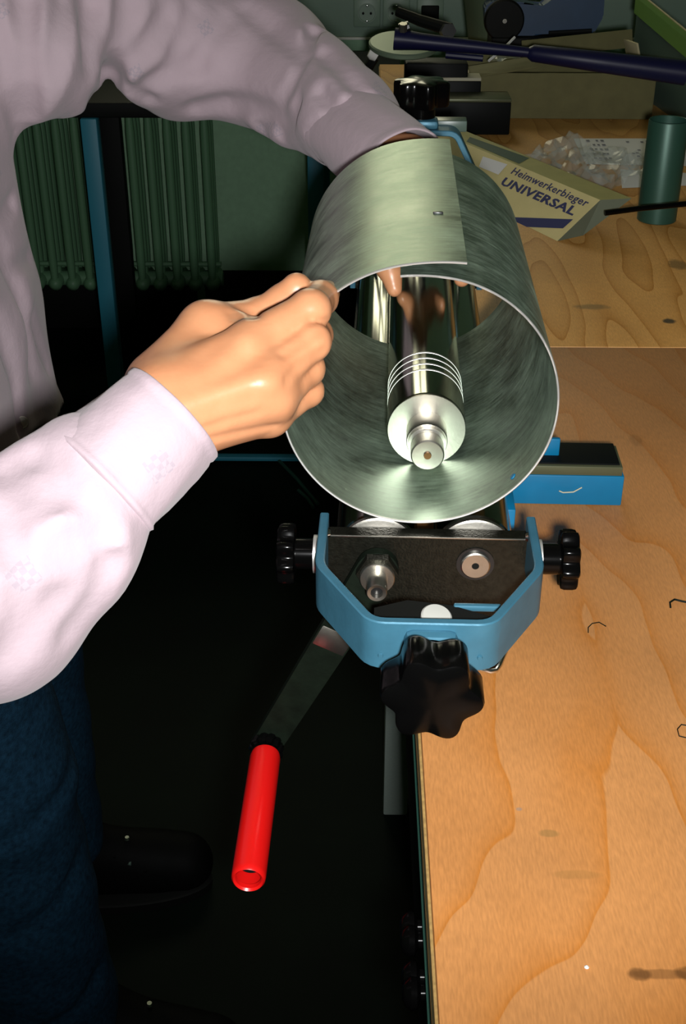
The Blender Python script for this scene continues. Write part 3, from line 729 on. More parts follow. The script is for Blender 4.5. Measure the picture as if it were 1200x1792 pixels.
b.build('sheet', M['zinc'], sh, 50)
# cut rim edge, brighter bare metal
b = MB()
b.tube([(sheet_pt(i/NS, 0)[0], SY0-.0002, sheet_pt(i/NS, 0)[1]) for i in range(NS+1)], .00075, 6)
b.build('cut_rim', M['ring'], sh, 60)
sp_ = sheet_pt(.975, th)
MB().box((sp_[0], SY0+.085, sp_[1]+.0003), (.006, .0022, .0014), .0005).build('punched_slot', M['hammer_edge'], sh)
sp_ = sheet_pt(.36, -th)
MB().lathe([(.0022, 0), (.0018, .0006)], o=(sp_[0], SY0+.012, sp_[1]), axis=(-.8, 0, .6), n=10).build('blue_spot', M['rail_blue'], sh)  # small blue spot on the inner face of the sheet
# ================================================================== person
pr = empty('person', (-.40, 1.0, 0), 'person in a pale lavender shirt and jeans holding the rolled sheet with both hands', 'person')
def toloc(co): return co-np.array([-.40, 1.0, 0.], np.float32)
# --- right hand (near): back of the hand to the camera, thumb on top
H = Field((-.26, .44, .88), (.03, .70, 1.19), .0016)
W = at(262, 742, d=.612)
RH = dict(I=(440, 604, .629), M=(465, 664, .620), R=(478, 698, .627), Li=(472, 727, .640))
Q = lambda px, py, d: tuple(at(px, py, d=d))
H.cone(Q(165, 850, .610), Q(240, 768, .613), .022, .0225, .004)
H.cone(Q(240, 768, .613), Q(290, 722, .617), .0235, .0235, .012)
for (a, b_, r1, r2) in (((296, 690, .617), (440, 603, .629), .017, .0120), ((290, 715, .612), (464, 664, .621), .017, .0125),
                        ((292, 738, .612), (478, 697, .627), .0165, .0115), ((300, 752, .617), (470, 726, .639), .015, .0108)):
    H.cone(Q(*a), Q(*b_), r1, r2, .010)
H.cone(Q(320, 700, .640), Q(430, 668, .652), .020, .018, .014)
H.cone(Q(282, 672, .632), Q(362, 578, .654), .0175, .0145, .012)      # thumb metacarpal
H.cone(Q(362, 578, .654), Q(440, 590, .648), .011, .012, .012)        # web
def finger(F_, pts, rs, k0=.007):
    G = Field(F_.lo, F_.lo+np.array(F_.n)*F_.h-F_.h*.5, F_.h)
    G.chain([Q(*p) for p in pts], rs, .0025)
    for p, r in zip(pts[1:-1], rs[1:-1]):                              # knuckles
        c = Q(*p); G.cone(c, c, r*1.04, r*1.04, .003)
    n_ = G.F.shape; f = F_.F[:n_[0], :n_[1], :n_[2]]; g = G.F[:f.shape[0], :f.shape[1], :f.shape[2]]
    # blend widely near the knuckle it grows from, tightly elsewhere
    root = np.array(Q(*pts[0]))
    ax = [F_.lo[i]+F_.h*np.arange(f.shape[i], dtype=np.float32) for i in range(3)]
    dist = np.sqrt((ax[0][:, None, None]-root[0])**2+(ax[1][None, :, None]-root[1])**2+(ax[2][None, None, :]-root[2])**2)
    k = .0012+k0*np.clip(1-(dist-.008)/.014, 0, 1)
    hh = np.clip(.5+.5*(f-g)/k, 0, 1); F_.F[:f.shape[0], :f.shape[1], :f.shape[2]] = f+(g-f)*hh-k*hh*(1-hh)
finger(H, [(472, 727, .640), (538, 684, .656), (530, 668, .676), (512, 652, .686)], [.0102, .0080, .0072, .0066])
finger(H, [(478, 698, .627), (536, 645, .645), (532, 630, .670), (516, 615, .686)], [.0110, .0090, .0082, .0072])
finger(H, [(465, 664, .621), (545, 598, .635), (552, 586, .663), (548, 566, .682)], [.0118, .0094, .0086, .0076])
finger(H, [(440, 603, .629), (543, 542, .640), (561, 522, .666), (571, 514, .684)], [.0118, .0100, .0088, .0076])
finger(H, [(362, 578, .654), (452, 558, .672), (495, 532, .670), (519, 504, .668)], [.0142, .0108, .0098, .0084])
# tendons and knuckle tips, creases at the thumb joint
for (a, b_) in (((300, 720, .594), (448, 668, .6085)), ((310, 742, .598), (460, 704, .616)), ((315, 700, .600), (425, 612, .617)), ((320, 762, .604), (455, 733, .629))):
    H.cone(Q(*a), Q(*b_), .0030, .0036, .007)
for c, r in (((466, 672, .6125), .0062), ((436, 606, .6200), .0058), ((480, 706, .6195), .0055)): H.cone(Q(*c), Q(*c), r, r, .007)
for px_ in (404, 414, 440, 447):
    H.crease([H.on_surface(px_-3, 545, .6, .72) or at(px_, 545, d=.66), H.on_surface(px_+2, 556, .6, .72) or at(px_, 555, d=.66)], .0018, .0018)
for pts in ([(493, 622), (520, 606), (560, 580)], [(500, 668), (520, 640), (565, 615)], [(545, 560), (570, 562)], [(340, 775), (420, 757), (480, 745)], [(330, 760), (400, 735), (450, 722)]):
    q_ = [H.on_surface(x, y, .55, .70) for x, y in pts]
    if all(q_): H.crease(q_, .0016, .0022)
def relax(co, q, it=2, lam=.5):
    for _ in range(it):
        acc = np.zeros_like(co); cn = np.zeros(len(co), np.float32)
        for i in range(4):
            a, b_ = q[:, i], q[:, (i+1) % 4]
            np.add.at(acc, a, co[b_]); np.add.at(acc, b_, co[a]); np.add.at(cn, a, 1); np.add.at(cn, b_, 1)
        co = co+lam*(acc/np.maximum(cn, 1)[:, None]-co)
    return co
hc, hq = H.mesh('h'); hc = relax(hc, hq, 2)
# --- left hand (far), reaching behind the rim; thumb hangs inside the opening
G = Field((-.06, .86, .94), (.19, 1.12, 1.20), .002)
G.cone(Q(660, 250, 1.02), Q(705, 295, .985), .022, .022, .006)
for (a, b_) in (((705, 285, .985), (720, 372, .965)), ((712, 282, .985), (752, 368, .972)), ((720, 280, .985), (778, 352, .980)), ((725, 280, .987), (798, 335, .990))):
    G.cone(Q(*a), Q(*b_), .015, .011, .010)
finger(G, [(712, 330, .968), (688, 420, .955), (681, 465, .950), (690, 506, .948)], [.0135, .0112, .0105, .0062])
finger(G, [(745, 362, .972), (790, 430, .962), (803, 462, .957), (808, 488, .955)], [.011, .009, .0082, .0065])
finger(G, [(752, 366, .974), (820, 420, .985), (828, 450, .978), (826, 470, .972)], [.011, .009, .0082, .007])
finger(G, [(778, 352, .980), (842, 400, .995), (850, 430, .99), (846, 450, .985)], [.0105, .0086, .008, .007])
finger(G, [(798, 335, .990), (850, 370, 1.005), (862, 400, 1.0), (862, 425, .995)], [.0098, .008, .007, .006])
gc, gq = G.mesh('g'); gc = relax(gc, gq, 2)
# --- the rest of the body under the clothes
B = Field((-.62, .50, .02), (.14, 1.36, 1.72), .011)
LS, LE = (-.385, 1.13, 1.27), (-.068, 1.25, 1.098)
RS, RE = (-.40, .76, 1.24), (-.305, .555, .905)
B.cone((-.43, 1.0, .92), (-.46, .96, 1.20), .09, .09, .03); B.cone((-.45, .84, 1.19), (-.45, 1.06, 1.22), .07, .07, .05)
B.cone(RS, (-.40, .95, 1.25), .05, .06, .04); B.cone(LS, (-.40, .95, 1.25), .05, .06, .04)
B.cone(RS, RE, .042, .034, .01); B.cone(RE, at(0, 985, d=.605), .034, .026, .01); B.cone(at(0, 985, d=.605), tuple(W), .024, .022, .01)
B.cone(LS, at(310, 100, d=1.20), .042, .036, .01); B.cone(at(310, 100, d=1.20), at(478, 120, d=1.195), .036, .032, .01); B.cone(at(478, 120, d=1.195), Q(690, 275, 1.0), .030, .021, .01)
B.cone((-.42, .90, .86), (-.375, .91, .48), .065, .05, .02); B.cone((-.375, .91, .48), (-.38, .94, .09), .045, .036, .01)
B.cone((-.43, 1.09, .86), (-.42, 1.165, .48), .065, .05, .02); B.cone((-.42, 1.165, .48), (-.44, 1.21, .09), .045, .036, .01)
B.cone((-.39, .95, 1.28), (-.36, .95, 1.38), .05, .045, .02)
B.ell((-.335, .95, 1.475), (.095, .075, .115), .02); B.ell((-.245, .95, 1.46), (.018, .013, .022), .012); B.ell((-.28, .95, 1.405), (.04, .035, .03), .02)
for sy in (-1, 1): B.ell((-.34, .95+sy*.077, 1.47), (.02, .010, .03), .006); B.ell((-.258, .95+sy*.032, 1.487), (.012, .015, .008), .004)
B.ell((-.252, .95, 1.425), (.012, .024, .007), .004)
bc, bq = B.mesh('b')
link('body', np_mesh('body', [(toloc(hc), hq), (toloc(gc), gq), (toloc(bc), bq)]), M['skin'], pr, 180)
hr = Field((-.47, .84, 1.40), (-.20, 1.06, 1.64), .008)
hr.ell((-.35, .95, 1.50), (.105, .086, .115), .01); hr.ell((-.22, .95, 1.44), (.10, .10, .085), .01, 'cut')
hrc, hrq = hr.mesh('x'); link('hair', np_mesh('hair', [(toloc(hrc), hrq)]), M['hammer_edge'], pr, 180)
# --- shirt
T = Field((-.62, .44, .75), (.13, 1.36, 1.38), .0034)
# torso
for (a, b_, r1, r2) in (((-.428, .86, .78), (-.452, .84, 1.20), .144, .136), ((-.428, 1.07, .78), (-.452, 1.06, 1.20), .144, .139), ((-.428, .97, .78), (-.452, .95, 1.22), .146, .141)):
    T.cone(a, b_, r1, r2, .04)
T.cone((-.43, .78, 1.24), (-.43, 1.12, 1.27), .09, .09, .05)
n_ = T.n
zz = (T.lo[2]+T.h*np.arange(n_[2], dtype=np.float32))[None, None, :]; yy = (T.lo[1]+T.h*np.arange(n_[1], dtype=np.float32))[None, :, None]; xx = (T.lo[0]+T.h*np.arange(n_[0], dtype=np.float32))[:, None, None]
hem = .850-.16*(yy-.86)+.010*np.sin((yy-.8)*14)
T.F = np.maximum(T.F, hem-zz)
# far (left) sleeve
T.cone(LS, at(310, 78, d=1.175), .080, .060, .02)
T.cone(at(310, 78, d=1.175), at(478, 116, d=1.19), .060, .058, .02)
T.cone(at(478, 116, d=1.19), at(600, 205, d=1.075), .058, .041, .02)
T.cone(at(600, 205, d=1.075), at(625, 228, d=1.05), .041, .037, .01)
T.cone(at(45, 90, d=1.06), at(105, 112, d=1.09), .066, .046, .03)        # cloth hanging at the armhole
T.cone(at(105, 112, d=1.09), at(168, 118, d=1.12), .046, .020, .02)
T.cone(at(172, 50, d=1.10), at(270, 100, d=1.15), .045, .038, .02)
T.cone(at(194, 186, d=1.0), at(194, 186, d=1.3), .020, .020, .006, 'cut')
T.cone(at(190, 148, d=1.0), at(190, 148, d=1.3), .008, .008, .006, 'cut')
T.cone(at(470, 190, d=1.15), at(500, 222, d=1.135), .020, .014, .012)    # pouch of cloth in the elbow
# near (right) sleeve
T.cone(RS, RE, .075, .066, .03)
T.cone(RE, at(-20, 1010, d=.60), .066, .053, .02)
T.cone(at(-20, 1010, d=.60), at(88, 938, d=.602), .053, .0415, .015)
T.cone(at(88, 938, d=.602), at(172, 842, d=.606), .0415, .0325, .012)
T.cone(at(30, 1075, d=.60), at(110, 1000, d=.605), .024, .026, .015)
T.cone(at(-20, 1120, d=.60), at(30, 1075, d=.60), .026, .024, .015)
for (pa, pb, ra1, rb1) in (((8, 850, .566), (70, 935, .560), .006, .008), ((70, 935, .560), (150, 995, .572), .008, .006), ((75, 845, .578), (130, 870, .575), .006, .007), ((20, 1010, .552), (24, 1120, .575), .008, .008), ((118, 1050, .580), (185, 985, .590), .006, .005), ((120, 905, .568), (190, 935, .580), .006, .006)):
    T.cone(at(pa[0], pa[1], d=pa[2]), at(pb[0], pb[1], d=pb[2]), ra1, rb1, .010)
def fold(pts, depth, width, d0=.4, d1=1.4):
    q_ = [T.on_surface(x, y, d0, d1) for x, y in pts]
    q_ = [p for p in q_ if p is not None]
    if len(q_) > 1: FOLDS.append((q_, depth, width))
FOLDS = []
V = [([(549, 55), (535, 85), (520, 112), (500, 152), (478, 195), (455, 226)], .012, .007), ([(430, 12), (470, 45), (528, 92)], .007, .010),
     ([(188, 132), (208, 104), (222, 58), (226, 5)], .022, .012), ([(197, 122), (240, 98), (272, 62), (292, 30)], .010, .012), ([(340, 20), (322, 62), (310, 90)], .007, .011), ([(395, 30), (365, 70), (340, 105)], .005, .012),
     ([(262, 145), (300, 122), (345, 112)], .007, .012), ([(345, 192), (398, 180), (440, 188), (482, 206)], .010, .011), ([(215, 150), (260, 172)], .006, .010), ([(486, 232), (505, 205), (515, 180)], .008, .008), ([(560, 160), (580, 190), (574, 225), (558, 260)], .006, .007),
     ([(562, 95), (600, 130), (632, 165)], .005, .008), ([(540, 240), (575, 205), (640, 168)], .005, .006), ([(160, 10), (150, 60), (158, 110)], .006, .012), ([(110, 5), (95, 70), (90, 120)], .005, .014),
     ([(44, 0), (46, 80), (47, 150), (48, 210), (47, 250)], .020, .010), ([(0, 400), (25, 355), (48, 315), (62, 290)], .012, .008), ([(0, 60), (20, 160), (40, 230)], .006, .012), ([(12, 430), (40, 540), (60, 640)], .007, .016), ([(0, 560), (30, 660), (36, 740)], .006, .014), ([(75, 520), (60, 560), (88, 640)], .005, .012), ([(20, 470), (55, 450)], .005, .01), ([(55, 420), (20, 520)], .005, .014),
     ([(10, 815), (38, 868), (62, 922), (98, 962), (140, 988)], .008, .009), ([(58, 850), (80, 872), (118, 862)], .005, .008), ([(0, 905), (22, 950), (36, 1010), (40, 1070), (36, 1120)], .014, .007), ([(108, 1058), (150, 1020), (192, 985)], .005, .006), ([(130, 1110), (170, 1050), (188, 1000)], .006, .008), ([(102, 948), (140, 940), (176, 942)], .005, .009), ([(60, 800), (85, 812), (110, 850)], .006, .008), ([(0, 880), (18, 895), (14, 850)], .012, .008), ([(140, 880), (180, 905)], .003, .008), ([(20, 1150), (70, 1090), (100, 1060)], .006, .010)]
for p_, d_, w_ in V: fold(p_, d_, w_)
for q_, d_, w_ in FOLDS: T.crease(q_, d_*1.7, w_*.85, True)
# soft wrinkling
rg = np.random.RandomState(4)
nzv = sum(np.sin(xx*a+yy*b_+zz*c_+p_)*am for a, b_, c_, p_, am in [(rg.uniform(-55, 55), rg.uniform(-55, 55), rg.uniform(-55, 55), rg.uniform(0, 6), .0011) for _ in range(8)])
T.F += nzv.astype(np.float32)
tc_, tq_ = T.mesh('t'); tc_ = relax(tc_, tq_, 1)
shirt = link('shirt', np_mesh('shirt', [(toloc(tc_), tq_)]), M['shirt'], pr, 180)
PO = Vector((-.40, 1.0, 0))
def cuff(c0, c1, r0, r1, flat, name, view_flat):
    """cloth tube with thickness, oval across the view, wavy seams"""
    ax = (c1-c0).normalized(); e1 = ax.cross(view_flat).normalized(); e2 = ax.cross(e1)
    rings = []; n = 56; th = .0016
    def ring(t, r, wob):
        c = c0.lerp(c1, t); out = []
        for i in range(n):
            a = 2*PI*i/n
            k = r+wob*(math.sin(a*9+t*5)*.5+math.sin(a*5+t*3+1)*.6)*.001
            out.append(c+e1*math.cos(a)*k+e2*math.sin(a)*k*flat-PO)
        return out
    for t, dr, wob in ((-.02, -.004, 1), (.0, .0004, 1.2), (.03, .0014, 1.2), (.06, .0002, 1), (.10, .0, 1.2), (.3, .0004, 1.1), (.5, .0002, 1), (.7, .0002, .9), (.86, -.0001, .6), (.90, -.0007, .5), (.93, .0, .5), (.985, .0002, .3), (1.0, -.0004, .3)):
        rings.append(ring(t, (r0+(r1-r0)*min(1, max(0, t)))+dr, wob))
    for t, dr in ((1.0, -th), (.97, -th-.0004), (.6, -th), (.2, -th), (.0, -.004)):
        rings.append(ring(t, (r0+(r1-r0)*t)+dr, .3))
    b = MB().loft(rings, True, False)
    return b.build(name, M['shirt'], pr, 180)
cuff(at(176, 846, d=.606), at(306, 722, d=.617), .0336, .0300, 1.04, 'cuff', fw)
cuff(at(606, 214, d=1.068), at(706, 300, d=.975), .0385, .0375, .86, 'cuff', fw)
bt = T.on_surface(38, 740, .7, 1.4) or at(37, 742, y=.86)
MB().lathe([(.0050, 0), (.0056, .0006), (.0056, .0016), (.0048, .0022), (.0040, .0016), (.001, .0016)], o=Vector(bt)-PO+Vector((.0, .0012, 0)), axis=(.45, -.85, .25), n=20).build('button', M['button'], shirt)
# --- jeans
def leg(path, rs, name):
    b = MB(); rings = []; n = 36
    pts = [Vector(p) for p in path]; m_ = 40
    def samp(t):
        f_ = t*(len(pts)-1); i = min(int(f_), len(pts)-2); u_ = f_-i
        u_ = u_*u_*(3-2*u_)*.5+u_*.5
        return pts[i].lerp(pts[i+1], u_), rs[i]+(rs[i+1]-rs[i])*u_
    for k in range(m_+1):
        c, r = samp(k/m_); rg_ = []
        for i in range(n):
            a = 2*PI*i/n
            w_ = mnoise.noise(Vector((math.cos(a)*2, math.sin(a)*2+5, c.z*22)))*.007+math.sin(c.z*60+math.cos(a)*3)*.0022
            rg_.append(c-PO+Vector((math.cos(a)*(r+w_), math.sin(a)*(r*.98+w_), 0)))
        rings.append(rg_)
    b.loft(rings); return b
J = Field((-.58, .72, .06), (-.14, 1.40, .97), .0065)
J.cone((-.43, .88, .82), (-.43, 1.08, .82), .108, .108, .02); J.ell((-.435, .98, .85), (.112, .19, .10), .02)
KN = (-.365, .90, .50); KF = (-.41, 1.16, .50)
J.cone((-.40, .885, .80), KN, .105, .088, .02); J.cone(KN, (-.35, .93, .13), .088, .080, .02)
J.cone((-.415, 1.09, .80), KF, .105, .088, .02); J.cone(KF, (-.415, 1.2, .13), .088, .078, .02)
sl_j = [(-.265, .93, .52), (-.30, .82, .50), (-.38, .81, .49)]
J.crease(sl_j, .007, .012); J.crease([(-.26, .92, .62), (-.30, .80, .60)], .006, .012); J.crease([(-.27, .9, .40), (-.33, .83, .36)], .006, .013); J.crease([(-.26, .93, .74), (-.31, .79, .70)], .005, .015); J.crease([(-.28, .9, .22), (-.33, .84, .19)], .007, .012)
zj = (J.lo[2]+J.h*np.arange(J.n[2], dtype=np.float32))[None, None, :]; yj = (J.lo[1]+J.h*np.arange(J.n[1], dtype=np.float32))[None, :, None]; xj = (J.lo[0]+J.h*np.arange(J.n[0], dtype=np.float32))[:, None, None]
J.F += (.0022*np.sin(zj*55+xj*30+yj*18)*np.sin(zj*23+yj*31)).astype(np.float32)
J.F = np.maximum(J.F, .105-zj); J.F = np.maximum(J.F, zj-.90)
jc, jq = J.mesh('j'); jc = relax(jc, jq, 1)
jeans = link('jeans', np_mesh('jeans', [(toloc(jc), jq)]), M['denim'], pr, 180)
wbn = []
bl = MB()
rgs = []
for (dr, z_) in ((0, .872), (.0035, .873), (.0035, .903), (0, .904)):
    rgs.append([Vector((-.435+(.110+dr)*math.cos(a)-PO.x, .98+(.195+dr)*math.sin(a)-PO.y, z_)) for a in [2*PI*i/48 for i in range(48)]])
bl.loft(rgs, True, False).build('belt', M['leather'], pr, 60)
# --- shoes
for (sx_, sy_, rot) in ((-.31, .955, -.05), (-.38, 1.22, .12)):
    K = Field((sx_-.16, sy_-.12, 0.), (sx_+.24, sy_+.14, .17), .006)
    K.cone((sx_-.07, sy_, .055), (sx_-.02, sy_, .095), .042, .045, .03); K.cone((sx_-.08, sy_, .04), (sx_+.14, sy_+rot*.2, .034), .038, .042, .03)
    K.cone((sx_+.02, sy_, .08), (sx_+.10, sy_+rot*.15, .05), .035, .03, .03)
    K.F = np.maximum(K.F, .014-(K.lo[2]+K.h*np.arange(K.n[2], dtype=np.float32))[None, None, :])
    kc, kq = K.mesh('k'); kc = relax(kc, kq, 2)
    so = link('shoe', np_mesh('shoe', [(toloc(kc), kq)]), M['leather'], pr, 180)
    rgs = []
    for z_, g_ in ((.001, -.002), (.002, .003), (.016, .004), (.018, 0)):
        rr = []
        for i in range(40):
            a = 2*PI*i/40; cx = sx_+.032+math.cos(a)*(.145+g_); rr.append(Vector((cx-PO.x, sy_+math.sin(a)*(.040+.006*math.cos(a)+g_)+rot*.1*math.cos(a)-PO.y, z_)))
        rgs.append(rr)
    MB().loft(rgs).build('sole', M['blackm'], so)
    for k in range(4):
        x0 = sx_+.035+.020*k; zt = .108-.0125*k
        MB().tube([Vector((x0, sy_-.022, zt-.008))-PO, Vector((x0+.004, sy_, zt))-PO, Vector((x0, sy_+.022, zt-.008))-PO], .0024, 6).build('lace', M['leather'] if k != 2 else M['greyp'], so)
    MB().lathe([(.0045, 0), (.003, .003)], o=Vector((sx_+.07, sy_+.004, .098))-PO, n=8).build('lace_eyelet', M['chrome'], so)
# ================================================================== things on the bench
# collapsed yellow product carton
V1, V2, Cc, Ec = at(1050, 350, z=.906), at(975, 422, z=.8603), at(1105, 347, z=.906), at(1020, 412, z=.8603)
ad = (at(800, 245, z=.906)-V1).normalized(); AL = .46
cx = empty('product_carton', V2, 'pale yellow product carton with navy lettering, half collapsed, behind the zinc cylinder', 'box')
toC = lambda p: Vector(p)-V2
b = MB(); b.poly([toC(V1), toC(V2), toC(V2+ad*AL), toC(V1+ad*AL)]).build('front_panel', M['carton'], cx, 0)
b = MB(); b.poly([toC(V1), toC(V1+ad*AL), toC(Cc+ad*AL), toC(Cc)]).build('top_panel', M['carton_top'], cx, 0)
for k in (0, AL): MB().poly([toC(p+ad*k) for p in (V1, Cc, Ec, V2)]).build('end_flap', M['carton_shade'], cx, 0)
b = MB(); b.poly([toC(Cc), toC(Cc+ad*AL), toC(Ec+ad*AL), toC(Ec)]); b.poly([toC(V2), toC(Ec), toC(Ec+ad*AL), toC(V2+ad*AL)]); b.build('rear_panel', M['carton_shade'], cx, 0)
tx = -ad; ty = (V1-V2); ty = (ty-tx*ty.dot(tx)).normalized(); tn = tx.cross(ty)
def line(body, p0, p1, hgt, bold, m, name='lettering', n=tn, po=V1):
    a = hit(*p0, po, n); b_ = hit(*p1, po, n)
    X = (b_-a); return text(body, name, M[m], cx, toC(a), X, n.cross(X), X.length, hgt, bold)
line('Heimwerkerbieger', (890, 307), (1021, 366), .0135, .016, 'navy')
line('UNIVERSAL', (874, 323), (1001, 378), .0125, .036, 'navy')
line('anker, Handwerker', (905, 389), (989, 390), .0036, .012, 'white')
line('Bauern, Bastler', (905, 396), (973, 397), .0036, .012, 'white')
bq_ = [hit(*p, V1, tn)+tn*.0004 for p in ((860, 379), (1003, 384), (985, 400), (860, 395))]
MB().poly([toC(p) for p in bq_]).build('blue_band', M['navy'], cx, 0)
bq_ = [hit(*p, V1, tn)+tn*.0004 for p in ((845, 274), (888, 288), (872, 306), (838, 292))]
MB().poly([toC(p) for p in bq_]).build('pale_window', M['paper'], cx, 0)
bq_ = [hit(*p, V1, Vector((0, 0, 1)))+Vector((0, 0, .0004)) for p in ((822, 240), (926, 277), (908, 287), (816, 248))]
MB().poly([toC(p) for p in bq_]).build('grey_label', M['greyp'], cx, 0)
# long brown cardboard tray behind
tr = empty('cardboard_tray', at(820, 205, z=ZB), 'long brown cardboard tray with raised flap behind the dark lever handle', 'box', math.radians(-1))
tr.location.y = 2.10; tr.location.x = .176
TW, TD, TH_ = .302, .17, .072
MB().box((TW/2, 0, TH_/2), (TW, .004, TH_), .001).build('front_side', M['brown'], tr)
MB().box((TW/2, TD, TH_/2), (TW, .004, TH_), .001).build('back_side', M['brown'], tr)
MB().box((0, TD/2, TH_/2), (.004, TD, TH_), .001).build('left_side', M['brown'], tr)
MB().box((TW, TD/2, TH_/2), (.004, TD, TH_), .001).build('right_side', M['brown'], tr)
MB().box((TW/2, TD/2, .003), (TW, TD, .004)).build('bottom', M['brown'], tr)
b = MB().box((0, 0, .014), (.004, .05, .03), .001); fl_ = b.build('corner_flap', M['brownedge'], tr); fl_.location = (TW-.01, TD-.02, TH_-.002); fl_.rotation_euler = (0, math.radians(-18), .3)
b = MB().box((-.095, 0, .014), (.19, .004, .030), .001); fl_ = b.build('raised_flap', M['brown'], tr); fl_.location = (TW-.01, TD, TH_+.012); fl_.rotation_euler = (math.radians(-10), math.radians(-6), 0)
MB().box((-.004, -.001, TH_/2+.004), (.008, .003, TH_), .0006).build('torn_edge', M['brownedge'], tr)
MB().box((.055, .04, TH_+.001), (.11, .09, .003), .001, Matrix.Rotation(-.16, 3, 'Y')).build('folded_flap', M['brown'], tr)
# plastic pieces sticking out of the tray
pb = empty('plastic_wrapper', at(900, 105, y=2.13), 'small clear plastic wrapper with white edge lying in the brown cardboard tray', 'wrapper')
def crumple(nx_, ny_, sx_, sy_, amp, sc, seed, hfun=lambda u, v: 0):
    b = MB(); g = []
    for i in range(nx_+1):
        row = []
        for j in range(ny_+1):
            x, y = (i/nx_-.5)*sx_, (j/ny_-.5)*sy_
            v_ = Vector((x*sc+seed, y*sc, seed*2.3)); z_ = abs(mnoise.noise(v_))*amp+abs(mnoise.noise(v_*2.3))*amp*.5
            row.append(b.bm.verts.new((x+mnoise.noise(v_*1.3+Vector((9, 0, 0)))*amp*.35, y+mnoise.noise(v_*1.2+Vector((0, 7, 0)))*amp*.35, z_+hfun(i/nx_, j/ny_))))
        g.append(row)
    for i in range(nx_):
        for j in range(ny_): b.bm.faces.new((g[i][j], g[i+1][j], g[i+1][j+1], g[i][j+1]))
    return b
crumple(14, 12, .075, .06, .022, 26, 3.3).build('film', M['bag'], pb, 12)
MB().tube([(-.045, -.03, .004), (-.015, .0, .022), (.0, .02, .032)], .0022, 6).build('white_edge', M['paper'], pb)
# clear crumpled bag, papers, tube, rod
bg_c = at(1035, 300, z=ZB)
bag = tag(crumple(26, 26, .17, .17, .05, 22, 1.7, lambda u, v: .002).build('plastic_bag', M['bag'], None, 14), 'crumpled clear plastic bag beside the pale yellow carton', 'bag')
bag.location = (.318, 1.74, ZB+.002); bag.rotation_euler = (0, 0, -.6)
def sheet_of_paper(name, corners, label, bend=.003):
    o = empty(name, corners[0], label, 'paper')
    pts = [Vector(c)-Vector(corners[0]) for c in corners]
    b = MB(); n = 8; g = []
    for i in range(n+1):
        row = []
        for j in range(n+1):
            p = pts[0].lerp(pts[1], i/n).lerp(pts[3].lerp(pts[2], i/n), j/n); p.z = .0006+bend*math.sin(PI*i/n)*math.sin(PI*j/n)
            row.append(b.bm.verts.new(p))
        g.append(row)
    for i in range(n):
        for j in range(n): b.bm.faces.new((g[i][j], g[i+1][j], g[i+1][j+1], g[i][j+1]))
    b.build('sheet', M['paper'], o, 60)
    return o, pts
pp, pts = sheet_of_paper('printed_paper', [at(1003, 243, z=ZB), at(1260, 243, z=ZB), at(1290, 293, z=ZB), at(1025, 288, z=ZB)], 'white printed paper lying flat behind the clear bag', .001)
def ink(o, pts, u0, v0, u1, v1):
    f_ = lambda u, v: pts[0].lerp(pts[1], u).lerp(pts[3].lerp(pts[2], u), v)+Vector((0, 0, .0022))
    return [f_(u0, v0), f_(u1, v0), f_(u1, v1), f_(u0, v1)]
b = MB(); random.seed(5)
for r_ in range(5):
    for c_ in range(4):
        if random.random() < .8:
            u_ = .07+c_*.032+random.random()*.006; v_ = .10+r_*.17
            b.poly(ink(pp, pts, u_, v_, u_+.016+.01*random.random(), v_+.05))
for k in range(9): 
    u_, v_ = .34+random.random()*.14, .12+random.random()*.6; b.poly(ink(pp, pts, u_, v_, u_+.02, v_+.04))
for k in range(22):
    u_, v_ = .10+k*.02, .96; 
b.build('printed_figures', M['ink'], pp, 0)['kind'] = 'stuff'
sheet_of_paper('plain_paper', [at(1085, 297, z=ZB), at(1230, 305, z=ZB), at(1215, 325, z=ZB), at(1088, 330, z=ZB)], 'blank white paper slip peeking out beside the grey green tube', .0015)
cc_ = at(1148, 385, z=ZB); 
cn = empty('metal_tube', (cc_.x, cc_.y, ZB), 'upright grey green metal tube with open top standing at right', 'tube')
MB().lathe([(.0235, .0006), (.0243, .0015), (.0243, .1225), (.0236, .124), (.0225, .1235), (.0222, .06)], n=56, cap=False).build('tube_wall', M['can'], cn, 40)
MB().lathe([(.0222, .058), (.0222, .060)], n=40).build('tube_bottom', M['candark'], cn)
rd = MB(); p0, p1 = at(1058, 373, y=1.43), at(1250, 352, y=1.44)
rd.tube([p0, p0.lerp(p1, .3)+Vector((0, 0, .001)), p1], .0032, 12)
tag(rd.build('thin_rod', M['blackp']), 'thin black rod crossing in front of the grey green tube', 'rod')
# swarf curls and a bright chip
def curl(name, pix, r, label, m='crank'):
    pts = [at(x, y, z=ZB+.0012) for x, y in pix]
    return tag(MB().tube(pts, r, 6).build(name, M[m]), label, 'swarf')
curl('swarf_curl', [(1029, 1107), (1029, 1098), (1036, 1091), (1048, 1089), (1060, 1096)], .00035, 'fine dark curl of swarf, C shaped, on the wood right of the blue bracket')
curl('swarf_curl', [(1173, 1063), (1172, 1054), (1180, 1049), (1192, 1052), (1202, 1054)], .0007, 'thickest dark swarf curl near the right picture edge')
curl('swarf_curl', [(1204, 1270), (1192, 1268), (1185, 1276), (1188, 1288), (1200, 1291)], .00035, 'fine dark loop of swarf low at the right picture edge')
ch = MB().lathe([(.0008, 0), (.0012, .0006), (.0006, .0012)], n=7).build('metal_chip', M['white']); ch.location = at(1026, 1694, z=ZB+.0002)
tag(ch, 'tiny bright metal chip on bare wood near the front of the bench', 'chip')
